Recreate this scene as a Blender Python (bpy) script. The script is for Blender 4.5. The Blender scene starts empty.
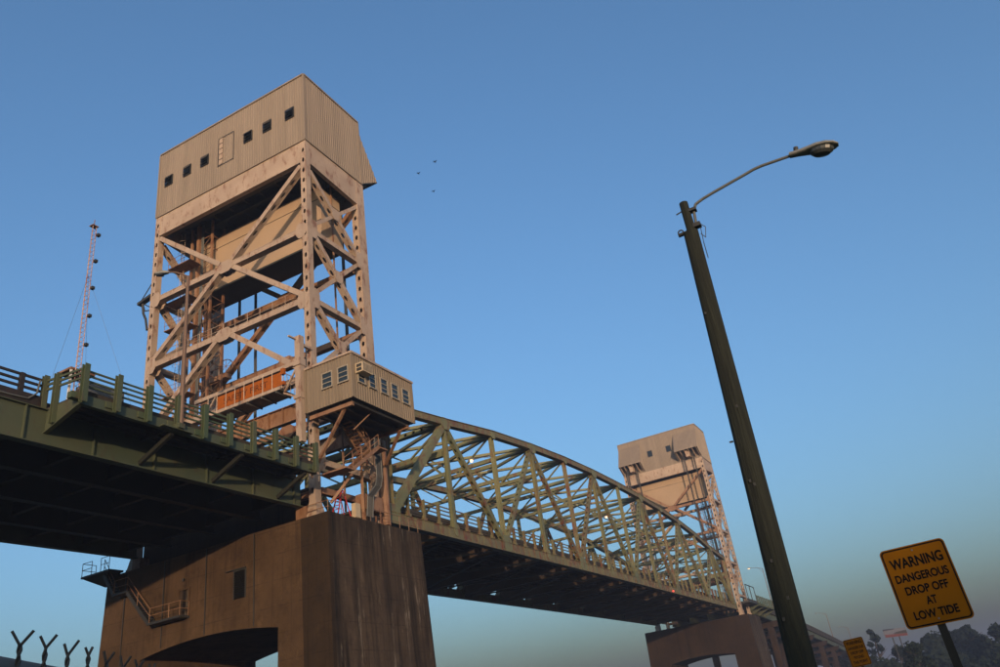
import bpy, math, random
from mathutils import Vector as V, Matrix
random.seed(7)
scene = bpy.context.scene
COL = scene.collection
rad = math.radians

# ---------------------------------------------------------------- camera
F_PX, YAW, PITCH, ROLL = 791.975, rad(24.786), rad(26.766), rad(-8.649)
CAM = V((-55.704, -38.053, 0.0))
f_ = V((math.cos(PITCH)*math.cos(YAW), math.cos(PITCH)*math.sin(YAW), math.sin(PITCH)))
r0 = V((math.sin(YAW), -math.cos(YAW), 0)); u0 = r0.cross(f_)
rt = r0*math.cos(ROLL)+u0*math.sin(ROLL); up = u0*math.cos(ROLL)-r0*math.sin(ROLL)
cam = bpy.data.cameras.new("camera"); co = bpy.data.objects.new("camera", cam); COL.objects.link(co)
cam.sensor_width = 36; cam.sensor_fit = 'HORIZONTAL'; cam.lens = F_PX*36/1000
cam.clip_start = 0.1; cam.clip_end = 20000
m = Matrix((rt, up, -f_)).transposed().to_4x4(); m.translation = CAM
co.matrix_world = m
scene.camera = co

# ---------------------------------------------------------------- light
SUN_EL = 5.0
sd = V((1, .63, 0)).normalized()                 # horizontal travel direction of the light
ld = V((sd.x*math.cos(rad(SUN_EL)), sd.y*math.cos(rad(SUN_EL)), -math.sin(rad(SUN_EL))))
w = bpy.data.worlds.new("World"); scene.world = w; w.use_nodes = True
nt = w.node_tree; bg = nt.nodes['Background']
sky = nt.nodes.new('ShaderNodeTexSky'); sky.sky_type = 'NISHITA'; sky.sun_disc = False
sky.sun_elevation = rad(SUN_EL)
sky.sun_rotation = math.atan2(-ld.x, -ld.y)
sky.altitude = 0; sky.air_density = 1.05; sky.dust_density = 4.8; sky.ozone_density = 3.15
nt.links.new(sky.outputs[0], bg.inputs[0]); bg.inputs[1].default_value = 0.15
sun = bpy.data.lights.new("sun", 'SUN'); sun.energy = 1.45; sun.angle = rad(0.6); sun.color = (1, .70, .46)
so = bpy.data.objects.new("sun", sun); COL.objects.link(so)
so.rotation_euler = ld.to_track_quat('-Z', 'Y').to_euler()
vs = scene.view_settings
vs.view_transform = 'Standard'; vs.look = 'None'; vs.exposure = 1.58; vs.gamma = 1.0; vs.use_curve_mapping = False

# ---------------------------------------------------------------- materials
def nmat(name):
    mt = bpy.data.materials.new(name); mt.use_nodes = True
    n = mt.node_tree.nodes; return mt, n, mt.node_tree.links, n['Principled BSDF']
def plain(name, c, rough=.7, metal=0, emit=None, es=0):
    mt, n, l, b = nmat(name)
    tc = n.new('ShaderNodeTexCoord'); no = n.new('ShaderNodeTexNoise'); no.inputs['Scale'].default_value = 3; no.inputs['Detail'].default_value = 6
    l.new(tc.outputs['Object'], no.inputs['Vector'])
    mx = n.new('ShaderNodeMix'); mx.data_type = 'RGBA'
    mx.inputs[6].default_value = (*[x*.75 for x in c], 1); mx.inputs[7].default_value = (*[min(1, x*1.2) for x in c], 1)
    l.new(no.outputs[0], mx.inputs[0]); l.new(mx.outputs[2], b.inputs['Base Color'])
    b.inputs['Roughness'].default_value = rough; b.inputs['Metallic'].default_value = metal
    if rough >= .7: b.inputs['Specular IOR Level'].default_value = .12
    if emit:
        b.inputs['Emission Color'].default_value = (*emit, 1); b.inputs['Emission Strength'].default_value = es
    return mt
def steel(name, base, base2, rust, amount=.5, scale=1.2, rough=.65):
    """painted steel with patchy fading and rust along seams"""
    k_ = .74; base = [x*k_ for x in base]; base2 = [x*k_ for x in base2]; rust = [x*k_ for x in rust]
    mt, n, l, b = nmat(name)
    tc = n.new('ShaderNodeTexCoord')
    a = n.new('ShaderNodeTexNoise'); a.inputs['Scale'].default_value = scale*.35; a.inputs['Detail'].default_value = 5
    c = n.new('ShaderNodeTexNoise'); c.inputs['Scale'].default_value = scale; c.inputs['Detail'].default_value = 9; c.inputs['Roughness'].default_value = .7
    mp = n.new('ShaderNodeMapping'); mp.inputs['Scale'].default_value = (1, 1, .45)
    l.new(tc.outputs['Object'], a.inputs['Vector']); l.new(tc.outputs['Object'], mp.inputs['Vector']); l.new(mp.outputs[0], c.inputs['Vector'])
    m1 = n.new('ShaderNodeMix'); m1.data_type = 'RGBA'; m1.inputs[6].default_value = (*base, 1); m1.inputs[7].default_value = (*base2, 1)
    r1 = n.new('ShaderNodeValToRGB'); r1.color_ramp.elements[0].position = .35; r1.color_ramp.elements[1].position = .65
    l.new(a.outputs[0], r1.inputs[0]); l.new(r1.outputs[0], m1.inputs[0])
    r2 = n.new('ShaderNodeValToRGB'); r2.color_ramp.elements[0].position = .66-.2*amount; r2.color_ramp.elements[1].position = .80-.2*amount
    l.new(c.outputs[0], r2.inputs[0])
    m2 = n.new('ShaderNodeMix'); m2.data_type = 'RGBA'; m2.inputs[7].default_value = (*rust, 1)
    l.new(r2.outputs[0], m2.inputs[0]); l.new(m1.outputs[2], m2.inputs[6]); l.new(m2.outputs[2], b.inputs['Base Color'])
    b.inputs['Roughness'].default_value = rough
    bp = n.new('ShaderNodeBump'); bp.inputs['Strength'].default_value = .15; bp.inputs['Distance'].default_value = .02
    l.new(c.outputs[0], bp.inputs['Height']); l.new(bp.outputs[0], b.inputs['Normal'])
    return mt
def concrete(name, c1, c2, dark, stain=.5, white=False):
    """old board-marked concrete: blotches, pour lines, run-down streaks, lime weeps"""
    mt, n, l, b = nmat(name); tc = n.new('ShaderNodeTexCoord')
    def noise(scale, detail, rough, sc=(1,1,1), loc=(0,0,0)):
        mp = n.new('ShaderNodeMapping'); mp.inputs['Scale'].default_value = sc; mp.inputs['Location'].default_value = loc
        no = n.new('ShaderNodeTexNoise'); no.inputs['Scale'].default_value = scale; no.inputs['Detail'].default_value = detail; no.inputs['Roughness'].default_value = rough
        l.new(tc.outputs['Object'], mp.inputs[0]); l.new(mp.outputs[0], no.inputs['Vector']); return no.outputs[0]
    def ramp(src, a, c, hi=1.0):
        r = n.new('ShaderNodeValToRGB'); e = r.color_ramp.elements; e[0].position = a; e[0].color = (0,0,0,1); e[1].position = c; e[1].color = (hi,hi,hi,1)
        l.new(src, r.inputs[0]); return r.outputs[0]
    def mix(fac, ca, cb):
        m_ = n.new('ShaderNodeMix'); m_.data_type = 'RGBA'
        l.new(fac, m_.inputs[0])
        for k, c in ((6, ca), (7, cb)):
            if isinstance(c, tuple): m_.inputs[k].default_value = (*c, 1)
            else: l.new(c, m_.inputs[k])
        return m_.outputs[2]
    big = noise(.22, 6, .6); mid = noise(1.1, 10, .72); fine = noise(6, 8, .7)
    col = mix(ramp(big, .35, .65), c1, c2)
    col = mix(ramp(mid, .50, .72, .55), col, tuple(x*.45 for x in c2))
    col = mix(ramp(mid, .30, .48, .0) if False else ramp(noise(.8, 9, .7, (1,1,.5), (5,2,9)), .58, .72, .5), col, tuple(min(1, x*1.55) for x in c1))
    stk = noise(1.4, 9, .68, (.75, .75, .045)); stk2 = noise(5, 6, .6, (.8, .8, .03), (3,3,3))
    col = mix(ramp(stk, .60-.2*stain, .78-.2*stain, .92), col, dark)
    col = mix(ramp(stk2, .56, .74, .35+.3*stain), col, dark)
    sp = n.new('ShaderNodeSeparateXYZ'); l.new(tc.outputs['Object'], sp.inputs[0])
    def bands(step, wid, amt):
        f1 = n.new('ShaderNodeMath'); f1.operation = 'MULTIPLY_ADD'; f1.inputs[1].default_value = 1/step; l.new(sp.outputs[2], f1.inputs[0])
        w_ = n.new('ShaderNodeMath'); w_.operation = 'MULTIPLY'; w_.inputs[1].default_value = .05; l.new(mid, w_.inputs[0]); l.new(w_.outputs[0], f1.inputs[2])
        f2 = n.new('ShaderNodeMath'); f2.operation = 'FRACT'; l.new(f1.outputs[0], f2.inputs[0])
        r = n.new('ShaderNodeValToRGB'); e = r.color_ramp.elements; e[0].position = 0; e[0].color = (amt,amt,amt,1); e[1].position = wid; e[1].color = (0,0,0,1)
        l.new(f2.outputs[0], r.inputs[0])
        g_ = n.new('ShaderNodeMath'); g_.operation = 'MULTIPLY'; l.new(r.outputs[0], g_.inputs[0]); l.new(ramp(noise(.9, 5, .6, (1,1,.4), (1,8,2)), .35, .6), g_.inputs[1]); return g_.outputs[0]
    col = mix(bands(1.83, .035, .75), col, dark); col = mix(bands(.305, .10, .22), col, dark)
    if white:
        ww = noise(.9, 12, .82, (1.3,1.3,.11), (3.3,1,2)); wl = noise(.16, 3, .5, (1,1,1), (2,4,1)); wm_ = n.new('ShaderNodeMath'); wm_.operation = 'MULTIPLY'; l.new(ramp(ww, .555, .63, .9), wm_.inputs[0]); l.new(ramp(wl, .40, .55), wm_.inputs[1]); col = mix(wm_.outputs[0], col, (.24,.20,.155))
    l.new(col, b.inputs['Base Color']); b.inputs['Roughness'].default_value = .95; b.inputs['Specular IOR Level'].default_value = .15
    bp = n.new('ShaderNodeBump'); bp.inputs['Strength'].default_value = .55; bp.inputs['Distance'].default_value = .06
    ad = n.new('ShaderNodeMath'); ad.operation = 'ADD'; l.new(mid, ad.inputs[0]); l.new(fine, ad.inputs[1]); l.new(ad.outputs[0], bp.inputs['Height']); l.new(bp.outputs[0], b.inputs['Normal'])
    return mt
def cladding(name, base, sheet=1.0):
    """ribbed metal siding: every sheet a slightly different fade, streaks and grime running down"""
    mt, n, l, b = nmat(name); tc = n.new('ShaderNodeTexCoord'); sp = n.new('ShaderNodeSeparateXYZ'); l.new(tc.outputs['Object'], sp.inputs[0])
    ad = n.new('ShaderNodeMath'); ad.operation = 'ADD'; l.new(sp.outputs[0], ad.inputs[0]); l.new(sp.outputs[1], ad.inputs[1])
    dv = n.new('ShaderNodeMath'); dv.operation = 'DIVIDE'; dv.inputs[1].default_value = sheet; l.new(ad.outputs[0], dv.inputs[0])
    fl = n.new('ShaderNodeMath'); fl.operation = 'FLOOR'; l.new(dv.outputs[0], fl.inputs[0])
    wn = n.new('ShaderNodeTexWhiteNoise'); wn.noise_dimensions = '1D'; l.new(fl.outputs[0], wn.inputs['W'])
    mp = n.new('ShaderNodeMapping'); mp.inputs['Scale'].default_value = (1.6, 1.6, .10); no = n.new('ShaderNodeTexNoise'); no.inputs['Scale'].default_value = 1.5; no.inputs['Detail'].default_value = 9; no.inputs['Roughness'].default_value = .65
    l.new(tc.outputs['Object'], mp.inputs[0]); l.new(mp.outputs[0], no.inputs['Vector'])
    r = n.new('ShaderNodeMapRange'); r.inputs[3].default_value = .94; r.inputs[4].default_value = 1.05; l.new(wn.outputs[0], r.inputs[0])
    r2 = n.new('ShaderNodeMapRange'); r2.inputs[1].default_value = .3; r2.inputs[2].default_value = .72; r2.inputs[3].default_value = 1.07; r2.inputs[4].default_value = .84; l.new(no.outputs[0], r2.inputs[0])
    mu = n.new('ShaderNodeMath'); mu.operation = 'MULTIPLY'; l.new(r.outputs[0], mu.inputs[0]); l.new(r2.outputs[0], mu.inputs[1])
    vm = n.new('ShaderNodeVectorMath'); vm.operation = 'SCALE'; vm.inputs[0].default_value = base; l.new(mu.outputs[0], vm.inputs['Scale'])
    l.new(vm.outputs[0], b.inputs['Base Color']); b.inputs['Roughness'].default_value = .65; b.inputs['Specular IOR Level'].default_value = .3
    return mt
M = {}
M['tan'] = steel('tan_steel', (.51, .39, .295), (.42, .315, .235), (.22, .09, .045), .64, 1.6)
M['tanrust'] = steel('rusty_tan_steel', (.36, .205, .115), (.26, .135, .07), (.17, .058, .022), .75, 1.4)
M['clad'] = cladding('corrugated_cladding', (.225, .183, .143))
M['cabinclad'] = cladding('cabin_cladding', (.205, .163, .115), .9)
M['green'] = steel('green_steel', (.235, .225, .105), (.155, .175, .09), (.17, .062, .028), .70, 1.1)
M['greenrust'] = steel('rusty_green_steel', (.22, .195, .09), (.16, .15, .08), (.18, .055, .026), .86, 1.3)
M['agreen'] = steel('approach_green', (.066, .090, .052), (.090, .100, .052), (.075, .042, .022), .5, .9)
M['shadesteel'] = steel('shade_darkened_steel', (.018, .022, .017), (.028, .028, .02), (.04, .022, .014), .4, .9)  # near-black colour puts the shade of undersides into the steel
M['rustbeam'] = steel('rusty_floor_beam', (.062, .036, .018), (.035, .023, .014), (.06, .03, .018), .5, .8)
M['mossy'] = steel('weathered_green_post', (.062, .098, .046), (.090, .100, .050), (.085, .05, .026), .45, 1.5)
M['brown'] = steel('brown_rail', (.026, .019, .016), (.022, .018, .015), (.045, .022, .015), .6, 2)
M['dark'] = plain('dark_steel', (.03, .03, .028), .6)
M['grey'] = plain('grey_galvanised', (.11, .115, .11), .6, .2)
M['deck'] = plain('deck_concrete', (.05, .045, .04), .9)
M['pier'] = concrete('pier_concrete', (.098, .061, .033), (.058, .036, .020), (.020, .013, .009), .30)
M['pierstrip'] = concrete('black_streaked_concrete', (.045, .029, .017), (.028, .019, .012), (.011, .008, .006), .55)
M['pierfar'] = concrete('darker_pier_concrete', (.040, .025, .015), (.026, .017, .011), (.011, .008, .006), .4)  # darker, more streaked tone of the pier concrete
M['pierend'] = concrete('stained_pier_concrete', (.078, .055, .037), (.048, .034, .024), (.0085, .0075, .0065), .72, True)
M['glass'] = plain('dark_glass', (.012, .017, .022), .12)
M['frame'] = plain('window_frame', (.30, .26, .20), .6)
M['orange'] = plain('orange_banner', (.30, .080, .010), .8)
M['banner_ink'] = plain('faded_banner_ink', (.10, .03, .008), .8)
M['ink'] = plain('black_ink', (.006, .006, .005), .9)
M['wood'] = None
M['signy'] = plain('sign_orange_yellow', (.19, .074, .001), .8)
M['red'] = plain('red_paint', (.45, .03, .03), .6)
M['white'] = plain('white_paint', (.62, .60, .58), .6)
M['acbody'] = plain('air_conditioner_beige', (.45, .36, .24), .6)
M['lamp_on'] = plain('lit_sodium_lamp', (.8, .5, .3), .5, 0, (1, .52, .26), 1.0)
M['red_on'] = plain('lit_red_light', (.8, .05, .05), .5, 0, (1, .06, .04), .7)
M['lens'] = plain('lamp_lens', (.05, .055, .055), .35)
M['lamphead'] = plain('lamp_head_grey', (.20, .20, .18), .6)
M['leaf'] = plain('tree_foliage', (.016, .025, .015), .8)
M['leaf2'] = plain('dark_tree_foliage', (.012, .021, .015), .8)
M['bark'] = plain('tree_bark', (.06, .045, .035), .9)
def woodmat():
    mt, n, l, b = nmat('weathered_pole_wood')
    tc = n.new('ShaderNodeTexCoord'); mp = n.new('ShaderNodeMapping'); mp.inputs['Scale'].default_value = (9, 9, .5)
    no = n.new('ShaderNodeTexNoise'); no.inputs['Scale'].default_value = 2.5; no.inputs['Detail'].default_value = 8; no.inputs['Roughness'].default_value = .65
    l.new(tc.outputs['Object'], mp.inputs[0]); l.new(mp.outputs[0], no.inputs['Vector'])
    r = n.new('ShaderNodeValToRGB'); e = r.color_ramp.elements
    e[0].position = .3; e[0].color = (.0045, .006, .0036, 1); e[1].position = .75; e[1].color = (.022, .026, .016, 1)
    l.new(no.outputs[0], r.inputs[0]); l.new(r.outputs[0], b.inputs['Base Color']); b.inputs['Roughness'].default_value = .9
    bp = n.new('ShaderNodeBump'); bp.inputs['Strength'].default_value = 1.0; bp.inputs['Distance'].default_value = .03
    l.new(no.outputs[0], bp.inputs['Height']); l.new(bp.outputs[0], b.inputs['Normal'])
    return mt
M['wood'] = woodmat()
def groundmat(name, c1, c2, s):
    mt, n, l, b = nmat(name)
    tc = n.new('ShaderNodeTexCoord'); no = n.new('ShaderNodeTexNoise'); no.inputs['Scale'].default_value = s; no.inputs['Detail'].default_value = 10
    l.new(tc.outputs['Object'], no.inputs['Vector'])
    r = n.new('ShaderNodeValToRGB'); e = r.color_ramp.elements; e[0].position = .35; e[0].color = (*c1, 1); e[1].position = .65; e[1].color = (*c2, 1)
    l.new(no.outputs[0], r.inputs[0]); l.new(r.outputs[0], b.inputs['Base Color']); b.inputs['Roughness'].default_value = .95
    return mt
M['ground'] = groundmat('grassy_ground', (.05, .06, .025), (.12, .11, .05), .3)
M['shadehill'] = groundmat('added_shade_hill', (.02, .03, .015), (.05, .06, .03), .2)
mt, n, l, b = nmat('river_water'); b.inputs['Base Color'].default_value = (.02, .03, .03, 1); b.inputs['Roughness'].default_value = .12
wn = n.new('ShaderNodeTexNoise'); wn.inputs['Scale'].default_value = 1.2; wb = n.new('ShaderNodeBump'); wb.inputs['Strength'].default_value = .3
l.new(wn.outputs[0], wb.inputs['Height']); l.new(wb.outputs[0], b.inputs['Normal']); M['water'] = mt

# ---------------------------------------------------------------- mesh helpers
class MB:
    def __init__(s): s.v = []; s.f = []; s.mi = []; s.cur = 0; s.prim = []; s.quads = 0
    def quad(s, *p):
        s.quads += 1; i = len(s.v); s.v += [V(x) for x in p]; s.f.append(tuple(range(i, i+len(p)))); s.mi.append(s.cur)
    def hexa(s, b, t):          # two rings of equal length, closed
        n = len(b); i = len(s.v); s.v += [V(x) for x in b]+[V(x) for x in t]; s.prim.append((i, i+2*n, len(s.f), len(s.f)+n+2))
        s.f.append(tuple(range(i+n-1, i-1, -1))); s.f.append(tuple(range(i+n, i+2*n)))
        for k in range(n): s.f.append((i+k, i+(k+1) % n, i+n+(k+1) % n, i+n+k))
        s.mi += [s.cur]*(n+2); return s
    def box(s, x0, x1, y0, y1, z0, z1):
        return s.hexa([(x0,y0,z0),(x1,y0,z0),(x1,y1,z0),(x0,y1,z0)], [(x0,y0,z1),(x1,y0,z1),(x1,y1,z1),(x0,y1,z1)])
    @staticmethod
    def axes(p, q, A):
        p = V(p); q = V(q); L = (q-p).normalized(); A = V(A); A = (A-L*A.dot(L))
        if A.length < 1e-6: A = L.orthogonal()
        A.normalize(); return p, q, L, A, L.cross(A)
    def bar(s, p, q, a, b, A=(0,0,1)):   # a = size along A, b = size across
        p, q, L, A, B = s.axes(p, q, A); ha = A*(a/2); hb = B*(b/2)
        return s.hexa([p-ha-hb, p+ha-hb, p+ha+hb, p-ha+hb], [q-ha-hb, q+ha-hb, q+ha+hb, q-ha+hb])
    def ibeam(s, p, q, h, b, t=.06, A=(0,0,1)):
        p, q, L, A, B = s.axes(p, q, A)
        s.bar(p+A*(h/2-t/2), q+A*(h/2-t/2), t, b, A); s.bar(p-A*(h/2-t/2), q-A*(h/2-t/2), t, b, A)
        s.bar(p, q, h-2*t-.004, t, A); return s
    def perf(s, p, q, a, b, A, step=1.16, hl=.5, hw=.26, off=None, lip=.05):
        """hollow riveted box member; the two faces whose normal is +-A are pierced by a row of holes"""
        p, q, L, A, B = s.axes(p, q, A); n = (q-p).length
        for sg in (-1, 1):
            o = A*(a/2*sg)
            cnt = max(1, int((n-.6)/step)); st = (n-(cnt-1)*step)/2 if off is None else off
            cur = 0
            def P(t, w): return p+L*t+o+B*w
            for k in range(cnt):
                c = st+k*step; h0, h1 = c-hl/2, c+hl/2
                if h1 > n-.02: break
                s.quad(P(cur,-b/2), P(h0,-b/2), P(h0,b/2), P(cur,b/2))
                g = hl*.28
                # two side strips with chamfered hole corners
                s.quad(P(h0,-b/2), P(h1,-b/2), P(h1,-hw/4), P(h1-g,-hw/2), P(h0+g,-hw/2), P(h0,-hw/4))
                s.quad(P(h0,b/2), P(h0,hw/4), P(h0+g,hw/2), P(h1-g,hw/2), P(h1,hw/4), P(h1,b/2))
                # rim
                d = -o.normalized()*.05
                ring = [P(h0,-hw/4),P(h0+g,-hw/2),P(h1-g,-hw/2),P(h1,-hw/4),P(h1,hw/4),P(h1-g,hw/2),P(h0+g,hw/2),P(h0,hw/4)]
                for i in range(8): s.quad(ring[i], ring[(i+1)%8], ring[(i+1)%8]+d, ring[i]+d)
                cur = h1
            s.quad(P(cur,-b/2), P(n,-b/2), P(n,b/2), P(cur,b/2))
        for sg in (-1, 1):
            s.bar(p+B*((b/2-.012)*sg), q+B*((b/2-.012)*sg), a+lip, .03, A)
        return s
    def tube(s, p, q, r, r2=None, n=8, cap=True):
        r2 = r if r2 is None else r2; p, q, L, A, B = s.axes(p, q, (0.31,0.17,.93))
        R = lambda c, rr: [c+A*(rr*math.cos(2*math.pi*k/n))+B*(rr*math.sin(2*math.pi*k/n)) for k in range(n)]
        return s.hexa(R(p, r), R(q, r2))
    def path(s, pts, r, n=6):
        for a, b in zip(pts, pts[1:]): s.tube(a, b, r, n=n)
        return s
    def disc(s, c, ax, r, t, n=20):
        ax = V(ax).normalized(); return s.tube(V(c)-ax*t/2, V(c)+ax*t/2, r, n=n)
    def torus(s, c, ax, R, r, n=18):
        ax = V(ax).normalized(); A = ax.orthogonal().normalized(); B = ax.cross(A); c = V(c)
        pts = [c+A*R*math.cos(2*math.pi*k/n)+B*R*math.sin(2*math.pi*k/n) for k in range(n+1)]
        return s.path(pts, r, 5)
    def gusset(s, c, A, B, ra, rb, t):    # chamfered plate centred at c in the plane A,B
        A = V(A).normalized(); B = V(B).normalized(); N = A.cross(B); c = V(c)
        o = [(-1,-.5),(-.5,-1),(.5,-1),(1,-.5),(1,.5),(.5,1),(-.5,1),(-1,.5)]
        pp = [c+A*(x*ra)+B*(y*rb) for x, y in o]
        return s.hexa([x-N*t/2 for x in pp], [x+N*t/2 for x in pp])
    def corr(s, p0, p1, zlo, zhi, out, pitch=.30, dep=.045):
        """corrugated sheet between two plan points; zlo/zhi may be functions of the distance along"""
        p0 = V(p0); p1 = V(p1); n = (p1-p0).length; L = (p1-p0)/n; out = V(out)
        zl = zlo if callable(zlo) else (lambda t: zlo); zh = zhi if callable(zhi) else (lambda t: zhi)
        prof = []; k = 0
        while k*pitch < n:
            for fx, d in ((0,0),(.58,0),(.68,1),(.90,1)):
                t = (k+fx)*pitch
                if t < n: prof.append((t, d*dep))
            k += 1
        prof.append((n, 0))
        for (a, da), (b_, db) in zip(prof, prof[1:]):
            A = p0+L*a+out*da; Bp = p0+L*b_+out*db
            s.quad((A.x,A.y,zl(a)), (Bp.x,Bp.y,zl(b_)), (Bp.x,Bp.y,zh(b_)), (A.x,A.y,zh(a)))
        return s
    def pieces(s):
        """groups of primitives that stand apart from each other"""
        bb = []
        for a, b, _, _ in s.prim:
            vs_ = s.v[a:b]; lo = [min(v[i] for v in vs_) for i in range(3)]; hi = [max(v[i] for v in vs_) for i in range(3)]
            bb.append((lo, hi, max(hi[i]-lo[i] for i in range(3))))
        n = len(bb); root = list(range(n))
        def find(i):
            while root[i] != i: root[i] = root[root[i]]; i = root[i]
            return i
        for i in range(n):
            for j in range(i):
                g = math.sqrt(sum(max(0, bb[i][0][k]-bb[j][1][k], bb[j][0][k]-bb[i][1][k])**2 for k in range(3)))
                if g <= max(.02, .5*max(bb[i][2], bb[j][2])): root[find(i)] = find(j)
        gr = {}
        for i in range(n): gr.setdefault(find(i), []).append(i)
        return list(gr.values())
    def build(s, name, mat, parent=None, smooth=False):
        if parent is not None and not s.quads and 1 < len(s.prim) < 420:
            gs = s.pieces()
            if len(gs) > 1:
                out = None
                for g in gs:
                    m_ = MB()
                    for i in g:
                        a, b, f0, f1 = s.prim[i]; off = len(m_.v)-a
                        m_.v += s.v[a:b]; m_.f += [tuple(x+off for x in f) for f in s.f[f0:f1]]; m_.mi += s.mi[f0:f1]
                    o = m_.build(name, mat, parent, smooth); out = out or o
                return out
        o = V((0,0,0))
        if parent is not None:
            par = parent
            while par is not None: o = o+par.location; par = par.parent
        me = bpy.data.meshes.new(name); me.from_pydata([tuple(v-o) for v in s.v], [], s.f)
        for mm in (mat if isinstance(mat, (list, tuple)) else [mat]): me.materials.append(mm)
        if any(s.mi): me.polygons.foreach_set('material_index', s.mi)
        if smooth: me.polygons.foreach_set('use_smooth', [True]*len(me.polygons))
        me.update()
        ob = bpy.data.objects.new(name, me); COL.objects.link(ob)
        if parent is not None: ob.parent = parent
        return ob
def thing(name, label, cat, loc=(0,0,0), group=None):
    o = bpy.data.objects.new(name, None); COL.objects.link(o); o.location = loc; o.empty_display_size = .2
    o['label'] = label; o['category'] = cat
    if group: o['group'] = group
    return o
def tag(o, label, cat, group=None, kind=None):
    o['label'] = label; o['category'] = cat
    if group: o['group'] = group
    if kind: o['kind'] = kind
    return o
def copy_tree(o, parent=None):
    c = o.copy(); COL.objects.link(c)
    if parent is not None: c.parent = parent
    for ch in [x for x in list(bpy.data.objects) if x.parent == o]: copy_tree(ch, c)
    return c
def text_mesh(txt, size, sx=1.0, bold=0.0, depth=.002):
    cu = bpy.data.curves.new('lettering', 'FONT'); cu.body = txt; cu.size = size; cu.align_x = 'CENTER'; cu.offset = bold; cu.extrude = depth
    ob = bpy.data.objects.new('lettering', cu); COL.objects.link(ob)
    dg = bpy.context.evaluated_depsgraph_get(); me = bpy.data.meshes.new_from_object(ob.evaluated_get(dg))
    bpy.data.objects.remove(ob); bpy.data.curves.remove(cu)
    for v in me.vertices: v.co.x *= sx
    return me

# ================================================================ SETTING
GZ = -1.7
mb = MB(); mb.quad((-2500,-2500,GZ),(2500,-2500,GZ),(2500,2500,GZ),(-2500,2500,GZ))
g = mb.build('ground', M['ground']); g['kind'] = 'structure'
mb = MB(); mb.quad((-4,-1500,GZ+.01),(170,-1500,GZ+.01),(170,1500,GZ+.01),(-4,1500,GZ+.01))
g = mb.build('river', M['water']); g['kind'] = 'structure'
# unseen wooded rise added behind the camera to shade the low foreground
mb = MB(); pe = V((-sd.y, sd.x, 0)); base = CAM-sd*125
prev = None
for k in range(-90, 91):
    x = k*4.0
    h = 15.5+1.6*math.sin(k*.9)+1.3*math.sin(k*2.3+1)+random.uniform(-1.2, 1.2)
    c = base+pe*x+sd*random.uniform(-2, 2)
    cur = [V((c.x,c.y,GZ-.2))+sd*9, V((c.x,c.y,h*.8))+sd*5, V((c.x,c.y,h)), V((c.x,c.y,h*.8))-sd*5, V((c.x,c.y,GZ-.2))-sd*9]
    if prev:
        for i in range(4): mb.quad(prev[i], cur[i], cur[i+1], prev[i+1])
    prev = cur
g = mb.build('added_shade_hill', M['shadehill']); g['kind'] = 'structure'

# ================================================================ LIFT TOWER
X0, X1, Y0, Y1 = -10.72, -2.04, -.5, 19.07
YC = (Y0+Y1)/2
ZB, ZT = 51.6, 59.9
PT = 16.0                       # pier top
tower = thing('lift_tower', 'nearer tan steel lift tower, machinery house on top and control cabin at its foot', 'bridge tower', ((X0+X1)/2, YC, PT), 'lift towers of the bridge')
T = tower
TAN, RUST = M['tan'], M['tanrust']
# columns: light front pair, heavy span-side pair
for yo, sg in ((Y0, 1), (Y1, -1)):
    yc = yo+.31*sg
    c = MB().perf((X0+.3,yc,17.0), (X0+.3,yc,ZB-.02), .6, .62, (1,0,0), 1.16, .48, .26)
    c.box(X0-.25, X0+.85, yc-.55, yc+.55, PT, PT+.25); c.hexa([(X0-.2,yc-.5,PT+.25),(X0+.8,yc-.5,PT+.25),(X0+.8,yc+.5,PT+.25),(X0-.2,yc+.5,PT+.25)],[(X0,yc-.32,17.3),(X0+.6,yc-.32,17.3),(X0+.6,yc+.32,17.3),(X0,yc+.32,17.3)])
    c.build('column', TAN, T)
    c = MB().perf((X1-.55,yc+.06*sg,17.0), (X1-.55,yc+.06*sg,ZB-.02), 1.1, .74, (1,0,0), 1.16, .5, .3)
    c.box(X1-1.4, X1+.3, yc-.6, yc+.6, PT, PT+.25); c.box(X1-1.2,X1+.1, yc-.45, yc+.45, PT+.25, 17.2)
    c.build('column', TAN, T)
# portal girders under the house
g = MB()
g.box(X0+.02, X0+.12, Y0+.62, Y1-.62, 49.22, ZB-.02); g.box(X0-.02, X0+.45, Y0+.64, Y1-.64, 49.2, 49.26)
g.box(X1-.14, X1-.04, Y0+.78, Y1-.78, 49.22, ZB-.02); g.box(X1-.5, X1+.02, Y0+.8, Y1-.8, 49.2, 49.26)
g.build('portal_girder', TAN, T)
for ys, sg in ((Y0, 1), (Y1, -1)):
    y = ys+.03*sg
    g = MB().hexa([(X0+.6,y,49.3),(X1-1.1,y,48.7),(X1-1.1,y,ZB-.02),(X0+.6,y,ZB-.02)], [(X0+.6,y+.1*sg,49.3),(X1-1.1,y+.1*sg,48.7),(X1-1.1,y+.1*sg,ZB-.02),(X0+.6,y+.1*sg,ZB-.02)])
    g.bar((X0+.6,y+.2*sg,49.27),(X1-1.1,y+.2*sg,48.67),.06,.4)
    g.build('side_girder', TAN, T)
# floor frame, dark underside
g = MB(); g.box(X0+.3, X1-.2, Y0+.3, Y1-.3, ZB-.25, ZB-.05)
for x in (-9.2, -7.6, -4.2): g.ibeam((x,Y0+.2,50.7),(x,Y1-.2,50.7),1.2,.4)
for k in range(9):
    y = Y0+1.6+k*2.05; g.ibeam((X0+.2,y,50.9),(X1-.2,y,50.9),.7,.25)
g.build('floor_frame', M['shadesteel'], T)
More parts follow.
